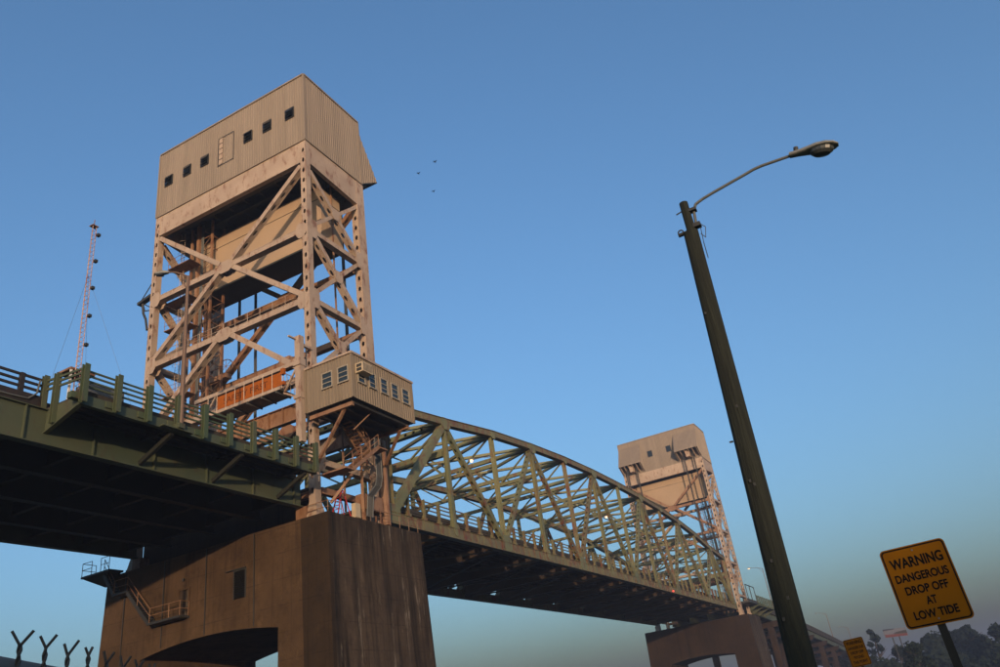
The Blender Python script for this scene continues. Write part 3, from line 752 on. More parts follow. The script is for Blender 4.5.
for y in (2.6,6.9,11.6,16): s.ibeam((AX0,y,18.5),(AX1,y,18.5),.6,.25,.05)
s.build('floor_beam', M['shadesteel'], ap)
s = MB(); s.box(AX0,AX1,.95,17.65,18.92,19.2); s.box(AX0,-31.4,.9,1.15,18.7,19.75); s.box(AX0,-31.4,17.45,17.7,18.7,19.75); s.box(-31.4,AX1,.95,1.15,19.2,19.5); s.box(-31.4,AX1,17.45,17.65,19.2,19.5)
s.build('deck', M['brown'], ap)
s = MB(); s.path([V((-85,.86,19.35)),V((-33.2,.86,19.35)),V((-32.2,.84,19.4)),V((-31.8,.8,19.8)),V((-31.7,.8,20.6))],.05,6)
s.build('conduit', M['grey'], ap)
for yr in (1.0, 17.6):
    s = MB()
    for j in range(22): x = -32.6-j*2.5; s.box(x-.12,x+.12,yr-.1,yr+.1,19.75,20.82)
    s.build('railing_post', M['brown'], ap)
    s = MB()
    for z in (20.06,20.4,20.74): s.bar((AX0,yr,z),(-31.5,yr,z),.13,.1)
    s.build('railing', M['brown'], ap)
# widened platform with cantilever brackets
BX0, BX1, BY = -31.3, -12.6, -2.2
for sy in (0, 1):
    fy = (lambda y: y) if sy == 0 else (lambda y: 18.6-y)
    def bx(s, x0, x1, y0, y1, z0, z1):
        a, b_ = sorted((fy(y0), fy(y1))); s.box(x0,x1,a,b_,z0,z1)
    s = MB(); bx(s,BX0,BX1,BY+.02,BY+.14,18.45,19.0); bx(s,BX0,BX1,BY-.06,BY+.25,18.40,18.445)
    s.build('platform_fascia', AG, ap)
    s = MB(); bx(s,BX0+.1,BX1,BY+.3,.9,18.98,19.08); bx(s,BX0+.1,BX1,BY+.3,BY+.6,19.084,19.4)
    for k in range(3): bx(s,BX0+.2,BX1,-1.5+k*.8,-1.36+k*.8,18.72,18.96)
    s.build('platform_floor', M['deck'], ap)
    for x in (BX0+.1, -25.2, -19.6, -13.6):
        s = MB()
        y1_, y2_ = fy(.56), fy(BY+.16)
        if x > BX0+.2:
            s.bar((x,y1_,17.2),(x,y2_,18.35),.26,.22); s.bar((x,y1_,18.75),(x,y2_,18.75),.3,.16)
            s.build('bracket', M['shadesteel'], ap); continue
        s.hexa([(x-.05,y1_,17.05 if x > BX0+.2 else 17.6),(x-.05,y2_,18.42),(x-.05,y2_,18.95),(x-.05,y1_,18.95)],[(x+.05,y1_,17.05 if x > BX0+.2 else 17.6),(x+.05,y2_,18.42),(x+.05,y2_,18.95),(x+.05,y1_,18.95)])
        s.bar((x,y1_,17.02 if x > BX0+.2 else 17.57),(x,y2_,18.39),.05,.26)
        s.build('bracket', AG, ap)
    for k in range(10):
        x = BX0+k*(BX1-.3-BX0)/9
        s = MB(); s.ibeam((x,fy(BY-.22),18.42),(x,fy(BY-.22),20.62),.30,.30,.05,(0,1,0)); bx(s,x-.55,x+.05,BY-.06,BY+.3,18.62,18.98)
        s.build('railing_post', M['mossy'], ap)
    s = MB()
    for y in (1.1-.25, -.18): s.ibeam((BX0-.06,fy(y),17.9),(BX0-.06,fy(y),20.98 if y > 0 else 20.8),.26,.3,.05,(0,1,0))
    s.build('railing_post', M['mossy'], ap)
    s = MB()
    for z in (19.5,19.8,20.1,20.38): s.bar((BX0,fy(BY),z),(BX1,fy(BY),z),.1,.07)
    for z in (19.95,20.25,20.5): s.bar((BX0,fy(BY),z-.05),(BX0,fy(1.0),z+.2),.12,.08)
    s.build('railing', M['mossy'], ap)
s = MB(); s.box(-26.3,-24.1,-2.62,-2.3,18.42,18.5); s.box(-25.3,-24.9,-2.75,-2.3,18.5,18.8); s.build('lamp_bracket', AG, ap)
ps = thing('approach_pier', 'plain concrete pier carrying the near approach road', 'bridge pier', (-70,9.3,GZ))
MB().box(-71,-69,.2,18.4,14.5,16.85).build('pier_cap', M['pier'], ps)
for y in (3.5, 15.1): MB().tube((-70,y,GZ-.5),(-70,y,14.5),1.0,n=20).build('pier_column', M['pier'], ps)

# ================================================================ CONTROL CABIN
cb = thing('control_cabin', 'tan corrugated operator cabin with a row of windows hung on the near tower', 'control cabin', (-8,-3,23.64))
CX0, CX1, CY0, CY1, CZ0, CZ1 = -11.96, -3.96, -5.29, -.86, 23.64, 27.23
c = MB(); 
c.corr((CX0,CY1,0),(CX0,CY0,0),CZ0,CZ1,(-1,0,0),.3,.05); c.corr((CX0,CY0,0),(CX1,CY0,0),CZ0,CZ1,(0,-1,0),.3,.05)
c.corr((CX1,CY0,0),(CX1,CY1,0),CZ0,CZ1,(1,0,0),.3,.05); c.corr((CX1,CY1,0),(CX0,CY1,0),CZ0,CZ1,(0,1,0),.3,.05)
wl = c.build('wall', M['cabinclad'], cb)
c = MB(); c.box(CX0-.14,CX1+.14,CY0-.14,CY1+.02,CZ1-.02,CZ1+.16); c.build('roof', M['tan'], cb)
c = MB()
for x, y in ((CX0,CY0),(CX1,CY0),(CX0,CY1),(CX1,CY1)): c.box(x-.08,x+.08,y-.08,y+.08,CZ0,CZ1-.02)
c.build('corner_trim', M['cabinclad'], cb)
c = MB(); c.box(CX0+.05,CX1-.05,CY0+.05,CY1-.03,CZ0+.02,CZ0+.16)
for k in range(4): c.ibeam((CX0+.3,CY0+.4+k*1.1,CZ0-.14),(CX1-.3,CY0+.4+k*1.1,CZ0-.14),.3,.2,.03)
c.build('floor', M['dark'], cb)
def cwin(kind, a, b_, z0, z1):
    f = MB(); bars = MB(); pn = MB()
    def B(m_, lo, hi, za, zb, d0, d1):
        if kind == 'x': m_.box(CX0-d1,CX0-d0,lo,hi,za,zb)
        else: m_.box(lo,hi,CY0-d1,CY0-d0,za,zb)
    t = .09
    B(f,a-t,b_+t,z1,z1+t,.03,.12); B(f,a-t,b_+t,z0-t,z0,.03,.17); B(f,a-t,a,z0,z1,.03,.12); B(f,b_,b_+t,z0,z1,.03,.12)
    wo = f.build('window', M['frame'], wl)
    B(pn,a,b_,z0,z1,.055,.065); pn.build('pane', M['glassr'], wo)
    for k in (1,2): B(bars,a,b_,z0+(z1-z0)*k/3-.03,z0+(z1-z0)*k/3+.03,.07,.1)
    bars.build('glazing_bar', M['frame'], wo)
M['glassr'] = plain('cabin_glass', (.02, .03, .035), .06)
sc = .96
fy_ = lambda y: CAM.y+(y-CAM.y)*sc
fx_ = lambda x: CAM.x+(x-CAM.x)*sc
cwin('x', fy_(-2.0), fy_(-1.1), 25.1, 26.28); cwin('x', fy_(-3.58), fy_(-2.68), 25.1, 26.28)
for a, b_ in ((-9.4,-8.62),(-7.95,-7.2),(-6.42,-5.58),(-4.92,-4.05),(-3.36,-2.45)): cwin('y', fx_(a), fx_(b_), 25.08, 26.24)
ac = MB(); ac.box(fx_(-9.7),fx_(-8.45),CY0-.75,CY0-.02,25.68,26.45)
aco = ac.build('air_conditioner', M['acbody'], cb)
ac = MB()
for k in range(2):
    for j in range(1): ac.box(fx_(-9.7)-.02,fx_(-9.7)-.004,CY0-.62,CY0-.16,25.78+k*.32,26.02+k*.32)
for k in range(7): ac.box(fx_(-9.6)+k*.16,fx_(-9.6)+k*.16+.05,CY0-.77,CY0-.754,25.76,26.36)
ac.build('vent_grille', M['dark'], aco)
# supports under the cabin
c = MB()
c.bar((CX0+.35,-.95,23.3),(CX0+.35,CY0+.3,23.3),.3,.25); c.bar((CX1-.5,-.95,23.3),(CX1-.5,CY0+.3,23.3),.3,.25)
c.bar((X0+.3,-.55,20.2),(CX0+.5,CY0+1.2,23.2),.22,.2); c.bar((X1-.5,-.55,20.6),(CX1-.6,CY0+1.0,23.2),.22,.2)
c.bar((-9.6,-3.4,22.2),(-8.9,-4.6,23.4),.08,.08)
c.build('support_bracket', M['tanrust'], cb)
c = MB(); c.tube((-3.0,-1.15,16.3),(-3.0,-1.15,23.5),.42,n=16); c.build('support_post', M['tanrust'], cb)
# zig-zag stair from pier top to cabin
def flight(p, q, w, n, mat, along):
    s = MB(); p = V(p); q = V(q); W = V(along).normalized()*w
    for o in (V((0,0,0)), W): s.bar(p+o, q+o, .28, .06, (0,0,1))
    for k in range(n):
        c_ = p+(q-p)*((k+.5)/n); s.hexa([c_+V((-.12,-.02,-.02)),c_+V((.12,-.02,-.02)),c_+W+V((.12,.02,-.02)),c_+W+V((-.12,.02,-.02))],[c_+V((-.12,-.02,.02)),c_+V((.12,-.02,.02)),c_+W+V((.12,.02,.02)),c_+W+V((-.12,.02,.02))])
    for o in (V((0,0,0)), W):
        for h in (.55,1.05): s.tube(p+o+V((0,0,h)), q+o+V((0,0,h)), .03, n=5)
        for k in range(4): c_ = p+(q-p)*(k/3)+o; s.tube(c_, c_+V((0,0,1.05)), .03, n=5)
    return s
stc = flight((-10.0,-2.6,19.0),(-6.6,-2.6,21.5),.9,11,None,(0,-1,0))
stc.box(-6.6,-5.6,-3.6,-1.3,21.4,21.5); stc.box(-11.0,-10.0,-3.6,-1.2,18.85,18.97)
s1 = stc.build('stair', M['tanrust'], cb)
flight((-6.4,-2.5,21.5),(-8.6,-2.5,23.6),1.0,9,None,(0,1,0)).build('stair', M['tanrust'], cb)
c = MB()
c.bar((-10.6,-3.4,16.2),(-10.6,-3.4,16.25),.01,.01); c.bar((-9.9,-1.2,17.0),(-9.0,-2.6,19.0),.2,.2); c.bar((-6.3,-1.4,16.2),(-7.8,-2.6,20.4),.22,.22)
c.build('stair_support', M['tanrust'], cb)
# cable tray drooping from cabin to pier
c = MB(); pts = [V((-5.4,-2.3,22.9)),V((-5.4,-2.3,19.6)),V((-5.5,-2.2,18.9)),V((-6.2,-1.9,18.0)),V((-6.3,-1.8,16.4))]
for d in range(4): c.path([p+V((.14*d,0,0)) for p in pts],.09,5)
c.build('cable_bundle', M['dark'], cb)
c = MB()
for d in (-.14,.58): c.path([p+V((d,-.06,0)) for p in pts],.05,5)
c.build('cable_tray', M['grey'], cb)

# ================================================================ MAINTENANCE PLATFORM (orange banner)
mp_ = thing('maintenance_platform', 'suspended work platform with orange banner on the near tower front', 'work platform', (-12,4.5,26.1))
c = MB(); c.box(-12.32,-12.02,-.2,10.7,27.9,28.22); c.build('beam', M['tan'], mp_)
c = MB(); c.box(-12.4,-11.9,-.75,-.22,21.4,30.3); c.box(-12.5,-11.8,-.8,-.1,27.7,28.3); c.box(-12.5,-11.8,-.8,-.1,24.9,25.2)
c.box(-11.9,-10.75,-.6,-.35,29.6,29.8); c.box(-12.0,-10.75,-.6,-.35,25.0,25.2)
c.bar((-12.2,1.0,26.0),(-12.2,-.4,27.9),.14,.12); c.bar((-12.2,1.1,25.9),(-12.2,-.3,25.1),.14,.12); c.bar((-12.2,9.3,26.8),(-12.2,8.4,27.9),.1,.1)
c.box(-13.2,-12.4,-.4,-.25,29.98,30.1)
c.build('hanger_post', M['tan'], mp_)
c = MB(); c.box(-12.6,-10.9,1.1,9.4,26.08,26.16)
for k in range(6): c.box(-12.6,-10.9,1.5+k*1.5,1.6+k*1.5,25.95,26.078)
c.build('floor', M['floorgrey'] if 'floorgrey' in M else M['grey'], mp_)
c = MB(); c.box(-12.66,-12.605,1.1,9.4,26.1,26.36); c.build('toe_board', M['tan'], mp_)
c = MB(); c.box(-12.60,-12.56,.95,7.75,26.42,27.55); bn = c.build('banner', M['orange'], mp_)
me = text_mesh('SAFETY FIRST', .75, 1.05, .004, .004)
mw = Matrix(((0,0,-1,-12.61),(-1,0,0,4.75),(0,1,0,26.72),(0,0,0,1)))
me.transform(mw)
for v in me.vertices: v.co -= mp_.location
me.materials.append(M['banner_ink'] if 'banner_ink' in M else M['ink'])
lt = bpy.data.objects.new('lettering', me); COL.objects.link(lt); lt.parent = bn
c = MB()
for k in range(9): y = .9+k*.98; c.bar((-12.66,y,26.1),(-12.66,y,27.9),.07,.06)
c.build('railing_post', M['tan'], mp_)
c = MB()
for k in range(4): c.tube((-12.45+k*.4,.9,26.1),(-12.45+k*.4,.9,27.5),.03,n=5)
c.path([V((-12.5,.9,27.5)),V((-11,.9,27.5)),V((-11,9.4,27.5))],.03,5)
c.build('end_railing', M['tan'], mp_)
c = MB(); c.box(-12.75,-12.5,.62,.95,27.25,27.75); c.box(-12.75,-12.5,.62,.95,26.35,26.65); c.build('warning_flag', M['orange'], mp_)

# ================================================================ FAR APPROACH VIADUCT
va = thing('approach_viaduct', 'long approach road with pale green girder descending beyond the distant tower', 'bridge span', (230,9.3,14))
zl_ = lambda x: 17.35-max(0,x-150)*.033-max(0,x-200)**2*.00006      # girder bottom
for y in (.7, 5.0, 9.3, 13.6, 17.9):
    s = MB(); x = 135.7
    while x < 470:
        x2 = x+12; s.hexa([(x,y-.05,zl_(x)),(x2,y-.05,zl_(x2)),(x2,y-.05,zl_(x2)+1.55),(x,y-.05,zl_(x)+1.55)],[(x,y+.05,zl_(x)),(x2,y+.05,zl_(x2)),(x2,y+.05,zl_(x2)+1.55),(x,y+.05,zl_(x)+1.55)])
        s.bar((x,y,zl_(x)-.03),(x2,y,zl_(x2)-.03),.06,.5); x = x2
    s.build('girder', M['palegreen'] if 'palegreen' in M else AG, va)
s = MB(); x = 135.7
while x < 470:
    x2 = x+12; a, b_ = zl_(x)+1.6, zl_(x2)+1.6
    s.hexa([(x,.3,a),(x2,.3,b_),(x2,18.3,b_),(x,18.3,a)],[(x,.3,a+.35),(x2,.3,b_+.35),(x2,18.3,b_+.35),(x,18.3,a+.35)])
    for y in (.35, 18.0): s.hexa([(x,y,a+.354),(x2,y,b_+.354),(x2,y+.25,b_+.354),(x,y+.25,a+.354)],[(x,y,a+1.75),(x2,y,b_+1.75),(x2,y+.25,b_+1.75),(x,y+.25,a+1.75)])
    x = x2
s.build('deck', M['parapet'] if 'parapet' in M else M['deck'], va)
# widened platform just past the far tower, with a gate frame
s = MB(); s.box(136.8,155.5,BY,.25,18.5,19.0); s.box(136.8,155.5,BY-.06,.25,18.42,18.495)
for x in (136.9,142.5,148.5,155.2): s.hexa([(x-.05,.6,17.1),(x-.05,BY,18.4),(x-.05,BY,18.49),(x-.05,.6,18.49)],[(x+.05,.6,17.1),(x+.05,BY,18.4),(x+.05,BY,18.49),(x+.05,.6,18.49)])
s.build('platform', M['palegreen'] if 'palegreen' in M else AG, va)
for k in range(10):
    x = 137+k*2.03; s = MB(); s.box(x-.14,x+.14,BY-.24,BY-.065,18.5,20.6); s.build('railing_post', M['mossy'], va)
s = MB()
for z in (19.4,19.7,20.0,20.3,20.55): s.bar((137,BY,z),(155.4,BY,z),.12,.07); s.bar((155.4,BY,z),(155.4,.3,z),.12,.07)
s.build('railing', M['palegreen'] if 'palegreen' in M else AG, va)
s = MB()
for x in (128.5,132.4,137.0): s.bar((x,BY+.1,19.0),(x,BY+.1,22.4),.14,.14,(1,0,0))
s.bar((128.5,BY+.1,22.35),(137,BY+.1,22.35),.14,.14); s.box(128,137,BY,.2,18.6,19.0)
s.build('gate_frame', M['dark'], va)
vp0 = None
vx = [165, 192, 219, 246, 273, 300, 330]
vlabels = ['first', 'second', 'third', 'fourth', 'fifth', 'sixth', 'seventh']
for x, nm in zip(vx, vlabels):
    t = thing('viaduct_pier', nm+' column bent of the far approach road counted from the distant tower', 'bridge pier', (x,9.3,GZ), 'column bents under the far approach road')
    zt_ = zl_(x)-.1
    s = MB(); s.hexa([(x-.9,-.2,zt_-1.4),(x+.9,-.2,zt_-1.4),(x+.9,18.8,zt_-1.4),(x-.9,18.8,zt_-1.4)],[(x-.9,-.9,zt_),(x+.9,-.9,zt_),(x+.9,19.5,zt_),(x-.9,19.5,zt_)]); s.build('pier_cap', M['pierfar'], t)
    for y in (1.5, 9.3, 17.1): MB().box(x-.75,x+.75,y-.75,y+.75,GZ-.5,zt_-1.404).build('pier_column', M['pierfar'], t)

# ================================================================ STREET LAMPS
def street_lamp(label, base, h, arm, lit, pole_r=.11):
    t = thing('street_lamp', label, 'street lamp', base, 'street lamps on the bridge'); b_ = V(base); top = b_+V((0,0,h))
    MB().tube(b_, top, pole_r*1.2, pole_r*.7, 10).build('pole', M['lamppole'], t)
    a = V(arm); pts = [top-V((0,0,.05))+a*(k/5)+V((0,0,.55*math.sin(math.pi/2*k/5))) for k in range(6)]
    s = MB(); s.path(pts, pole_r*.45, 6); s.tube(top-V((0,0,1.2)), top+a*.35+V((0,0,.2)), pole_r*.3, n=5); s.build('arm', M['lamppole'], t)
    e_ = pts[-1]; d = a.normalized(); sx = V((-d.y, d.x, 0))
    hd = MB()
    ring = lambda c, w1, z0, z1: [c-sx*w1+V((0,0,z0)), c+sx*w1+V((0,0,z0)), c+sx*w1*.8+V((0,0,z1)), c-sx*w1*.8+V((0,0,z1))]
    hd.hexa(ring(e_-d*.05,.08,-.07,.07), ring(e_+d*.35,.18,-.08,.14)); hd.hexa(ring(e_+d*.355,.18,-.08,.14), ring(e_+d*.8,.12,-.06,.06))
    ho = hd.build('lamp_head', M['lamphead'], t)
    ln = MB(); ln.hexa(ring(e_+d*.3,.16,-.2,-.085), ring(e_+d*.75,.12,-.16,-.085)); ln.build('lens', M['lamp_on'] if lit else M['lens'], ho)
    return t
M['lamppole'] = plain('lamp_pole_brown', (.14, .085, .055), .6)
street_lamp('unlit brown street lamp on the near approach platform in front of the near tower', (-25.0,-2.5,18.8), 10.3, (-.6,1.2,.0), False, .13)
street_lamp('lit street lamp just past the distant tower, left of the wooden pole', (170.6,.5,19.2), 11.3, (0,3.0,.2), True)
street_lamp('unlit street lamp on the far approach road right of the wooden pole', (276,.5,15.4), 9.0, (0,3.0,.2), False)
street_lamp('farthest unlit street lamp on the far approach road above the small sign', (336,.5,12.5), 9.4, (0,3.0,.2), False)
def arm_lamp(label, x):
    t = thing('arm_lamp', label, 'lamp', (x,.75,28.0), 'lamps on arms inside the truss')
    s = MB(); s.path([V((x,.6,28)),V((x-.3,1.6,28.15)),V((x-.6,2.6,28.1))],.06,6); s.build('arm', M['grey'], t)
    s = MB(); s.hexa([(x-.85,2.5,28.1),(x-.4,2.5,28.1),(x-.4,3.2,28.1),(x-.85,3.2,28.1)],[(x-.75,2.55,28.25),(x-.5,2.55,28.25),(x-.5,3.1,28.25),(x-.75,3.1,28.25)]); s.build('lamp_head', M['lamphead'], t)
    s = MB(); s.tube((x-.62,2.85,27.85),(x-.62,2.85,28.095),.13,.19,10); s.build('lens', M['lamp_on'], t)
arm_lamp('lit lamp on an arm high in the nearer part of the truss span', P*2)
arm_lamp('lit lamp on an arm in the middle of the truss span', P*6)

# ================================================================ ANTENNA MAST
M['mastpaint'] = steel('faded_red_white_mast_paint', (.62, .44, .38), (.50, .30, .25), (.30, .09, .06), .7, 2.2)
am = thing('antenna_mast', 'slender faded pinkish lattice mast with guy wires on the near approach platform', 'mast', (-30.5,-1.0,19.1))
bx_, by_ = -30.85, -1.0; s = MB(); tri = [(-.14,-.09),(.14,-.09),(0,.16)]
for dx, dy in tri: s.tube((bx_+dx,by_+dy,19.1),(bx_+dx*.8,by_+dy*.8,30.45),.022,n=5)
for k in range(37):
    z = 19.2+k*.3
    for i in range(3):
        a, b_ = tri[i], tri[(i+1)%3]; s.tube((bx_+a[0],by_+a[1],z),(bx_+b_[0],by_+b_[1],z+.3),.014,n=4)
s.build('lattice', M['mastpaint'], am)
for k in range(5):
    z = 22.4+k*1.85; c = MB(); c.box(bx_+.14,bx_+.32,by_-.27,by_-.07,z,z+.17); c.build('sensor', M['dark'], am)
c = MB(); c.box(bx_-.2,bx_+.2,by_-.17,by_+.17,30.45,30.5); c.tube((bx_,by_,30.5),(bx_,by_,30.95),.025,n=5); c.build('mast_cap', M['tanrust'], am)
c = MB()
for e_ in ((-31.2,.6,20.9),(-27.6,-1.6,19.2),(-29.2,.4,19.2)): c.tube((bx_,by_,27.0),e_,.007,n=4)
c.build('guy_wire', M['grey'], am)
cb2 = thing('equipment_cabinet', 'grey metal cabinet with sloped lid behind the mast on the approach platform', 'cabinet', (-29.2,-.6,19.1))
MB().box(-30.0,-27.8,-1.0,.2,19.1,20.5).build('cabinet_body', M['grey'], cb2)
MB().box(-31.1,-29.6,-.8,.4,21.0,21.12).build('lid', M['tanrust'], cb2)
c = MB()
for x, y in ((-31.0,-.7),(-31.0,.3),(-29.7,.3)): c.bar((x,y,19.1),(x,y,21.0),.1,.1,(1,0,0))
c.build('leg', M['white'], cb2)

# ================================================================ WOODEN POLE AND LAMP (street side)
up_ = thing('utility_pole', 'weathered dark wooden pole close to the camera carrying an unlit cobra-head lamp', 'utility pole', (-46.33,-36.55,GZ))
def PP(z): t_ = (z-.2)/(6.14-.2); return V((-46.325+.03*t_, -36.583-.165*t_, z))
c = MB(); n = 18; zs = [GZ-.3,0,1,2,3,4,5,5.66]
for a, b_ in zip(zs, zs[1:]):
    r = lambda z: .1606-(z-GZ)*.0082
    pa, pb = PP(a), PP(b_)
    A = [pa+V((math.cos(2*math.pi*k/n),math.sin(2*math.pi*k/n),0))*r(a)*(1+.02*math.sin(k*2.1)) for k in range(n)]
    B_ = [pb+V((math.cos(2*math.pi*k/n),math.sin(2*math.pi*k/n),0))*r(b_)*(1+.02*math.sin(k*2.1)) for k in range(n)]
    for k in range(n): c.quad(A[k], A[(k+1)%n], B_[(k+1)%n], B_[k])
pt, tt = PP(5.66), PP(6.14); R1, R2 = r(5.66), .062
A = [pt+V((math.cos(2*math.pi*k/n),math.sin(2*math.pi*k/n),0))*R1 for k in range(n)]
B_ = [pt+V((0,-.015,0))+V((math.cos(2*math.pi*k/n),math.sin(2*math.pi*k/n),0))*R2 for k in range(n)]
for k in range(n): c.quad(A[k], A[(k+1)%n], B_[(k+1)%n], B_[k])
c.tube(pt+V((0,-.015,0)), tt, R2, R2*.95, n)
c.build('pole', M['wood'], up_)
c = MB(); q = PP(5.68)
c.box(q.x-.02,q.x+.02,q.y-.02,q.y+.17,5.66,5.70); c.torus(q+V((-.06,.12,.0)),(1,0,0),.035,.01,10)
c.tube(PP(6.03)+V((0,.03,0)),PP(6.02)+V((-.01,.13,-.02)),.010,n=5)
c.box(-46.34,-46.25,-36.89,-36.76,5.70,5.76); c.box(-46.34,-46.25,-36.89,-36.75,5.96,6.0)
for z, a in ((4.4,2.6),(3.1,3.4),(2.2,2.9),(2.15,3.2),(1.3,3.0),(.9,3.5),(.7,2.8)):
    q = PP(z)+V((math.cos(a),math.sin(a),0))*(r(z)+.002); c.box(q.x-.012,q.x+.012,q.y-.012,q.y+.012,z-.015,z+.02)
q = PP(2.73); c.tube(q+V((-.02,r(2.73),0)),q+V((-.03,r(2.73)+.045,0)),.012,n=6)
c.build('pole_hardware', M['dark'], up_)
c = MB()
pts = [V((-46.28,-36.83,5.76)),V((-46.28,-36.85,5.98)),V((-46.27,-36.90,6.07)),V((-46.255,-37.0,6.115)),V((-46.245,-37.16,6.155)),V((-46.23,-37.42,6.21)),V((-46.22,-37.62,6.25)),V((-46.215,-37.74,6.277)),V((-46.21,-37.86,6.285)),V((-46.206,-38.26,6.262))]
c.path(pts, .020, 8); c.build('arm', M['polearm'] if 'polearm' in M else M['grey'], up_, False)
# cobra head
c = MB(); d = (V((-46.231,-38.80,6.14))-V((-46.206,-38.24,6.27))).normalized(); sx = V((1,0,0)); u_ = sx.cross(d)
if u_.z < 0: u_ = -u_
org = V((-46.206,-38.22,6.272)); secs = [(0,.055,.04,.05),(.1,.06,.045,.055),(.22,.085,.06,.05),(.34,.12,.075,.045),(.46,.125,.07,.04),(.55,.095,.05,.035),(.605,.04,.02,.02)]
rings = []
for t_, hw, hu, hd_ in secs:
    ring = []
    for k in range(16):
        a = 2*math.pi*k/16; yv = math.sin(a); ring.append(org+d*t_+sx*(hw*math.cos(a))+u_*(hu*yv if yv > 0 else hd_*.55*yv))
    rings.append(ring)
for a, b_ in zip(rings, rings[1:]):
    for k in range(16): c.quad(a[k], a[(k+1)%16], b_[(k+1)%16], b_[k])
c.quad(*rings[0]); c.quad(*rings[-1])
ho = c.build('lamp_head', M['lamphead'], up_, True)
c = MB(); rings = []
for fz, fr in ((-.02,1.0),(-.06,.92),(-.095,.65),(-.11,.2)):
    rings.append([org+d*(.40+.155*fr*math.cos(2*math.pi*k/16))+sx*(.105*fr*math.sin(2*math.pi*k/16))+u_*fz for k in range(16)])
for a, b_ in zip(rings, rings[1:]):
    for k in range(16): c.quad(a[k], a[(k+1)%16], b_[(k+1)%16], b_[k])
c.quad(*rings[-1]); c.build('lens', M['lens'], ho, True)
c = MB(); q = org+d*.085; c.tube(q+u_*.03, q+u_*.10, .03, .032, 10); c.build('photocell', M['dark'], ho)
c = MB(); c.path([PP(5.6)+V((.02,-.12,0)),PP(5.5)+V((.02,-.17,.02)),PP(5.68)+V((.03,-.2,0)),PP(5.75)+V((.02,-.14,0)),PP(5.45)+V((.0,-.13,0)),PP(5.2)+V((0,-.135,0))],.006,4); c.build('wire', M['dark'], up_)

# ================================================================ WARNING SIGNS
def warning_sign(label, tl, tr_, br, bl, lines, post_w, z0):
    tl, tr_, br, bl = map(V, (tl, tr_, br, bl)); cc = (tl+tr_+br+bl)/4
    ex = ((tr_+br)/2-(tl+bl)/2); ez = ((tl+tr_)/2-(bl+br)/2); W_, H_ = ex.length, ez.length
    ex.normalize(); ez = (ez-ex*ez.dot(ex)).normalized(); en = ex.cross(ez)      # towards the viewer
    t = thing('warning_sign', label, 'sign', (cc.x,cc.y,z0), 'yellow drop-off warning signs')
    def rr(w_, h_, r, off, th, name, mat):
        pts = []
        for cx, cz, a0 in ((w_/2-r,h_/2-r,0),(-w_/2+r,h_/2-r,90),(-w_/2+r,-h_/2+r,180),(w_/2-r,-h_/2+r,270)):
            for k in range(7): a = rad(a0+15*k); pts.append((cx+r*math.cos(a), cz+r*math.sin(a)))
        return pts
    to = lambda p, o: cc+ex*p[0]+ez*p[1]+en*o
    outer = rr(W_,H_,.045,0,0,'',None)
    m_ = MB(); m_.hexa([to(p,-.003) for p in outer],[to(p,.0) for p in outer]); pnl = m_.build('panel', M['signy'], t)
    a_ = rr(W_-.022,H_-.022,.038,0,0,'',None); b2 = rr(W_-.05,H_-.05,.028,0,0,'',None)
    m_ = MB()
    for k in range(len(a_)): m_.quad(to(a_[k],.0015),to(a_[(k+1)%len(a_)],.0015),to(b2[(k+1)%len(a_)],.0015),to(b2[k],.0015))
    m_.build('border', M['ink'], pnl)
    for txt, zc, hh, ww, bd in lines:
        me = text_mesh(txt, hh/.72*H_, 1.0, bd*H_, .0006)
        xs = [v.co.x for v in me.vertices]; sc_ = ww*W_/(max(xs)-min(xs)); mid = (max(xs)+min(xs))/2
        for v in me.vertices: v.co = cc+ex*((v.co.x-mid)*sc_)+ez*(v.co.y+(.5-zc)*H_-hh*H_/2)+en*(.002+v.co.z)-t.location
        me.materials.append(M['ink']); lo_ = bpy.data.objects.new('lettering', me); COL.objects.link(lo_); lo_.parent = pnl
    m_ = MB()
    for zz in (.43,-.43): m_.tube(cc+ez*zz*H_+en*.002, cc+ez*zz*H_+en*.012, .009, n=8)
    m_.build('bolt', M['grey'], pnl)
    bt_ = V((cc.x,cc.y,z0))+ex*.06
    m_ = MB(); topp = cc+ez*H_*.46-en*.03; bot = cc-ez*((cc.z-z0))-en*.03
    m_.bar(topp, bot, .02, post_w, en); m_.bar(topp+ex*post_w*.42-en*.022, bot+ex*post_w*.42-en*.022, .045, .012, en); m_.bar(topp-ex*post_w*.42-en*.022, bot-ex*post_w*.42-en*.022, .045, .012, en)
    m_.build('post', M['signpost'], t)
M['signpost'] = plain('sign_post_steel', (.022, .023, .022), .7, 0)
warning_sign('large orange-yellow warning sign reading dangerous drop off at low tide', (-46.711,-37.696,1.137),(-46.707,-38.300,1.141),(-46.706,-38.26,.402),(-46.712,-37.66,.373),
    [('WARNING',.20,.125,.80,.006),('DANGEROUS',.385,.098,.80,.0045),('DROP OFF',.545,.098,.64,.0045),('AT',.695,.098,.16,.0045),('LOW TIDE',.85,.098,.66,.0045)], .075, GZ)
k_ = .90; S2 = [CAM+(V(p)-CAM)*k_ for p in ((-25.875,-34.851,1.284),(-25.816,-35.461,1.337),(-25.814,-35.489,.481),(-25.873,-34.868,.457))]
warning_sign('small distant orange-yellow warning sign reading dangerous drop off beyond this point', *S2,
    [('WARNING',.14,.125,.80,.006),('DANGEROUS',.33,.095,.80,.0045),('DROP OFF',.50,.095,.66,.0045),('BEYOND',.67,.095,.5,.0045),('THIS POINT',.84,.095,.74,.0045)], .075, GZ)

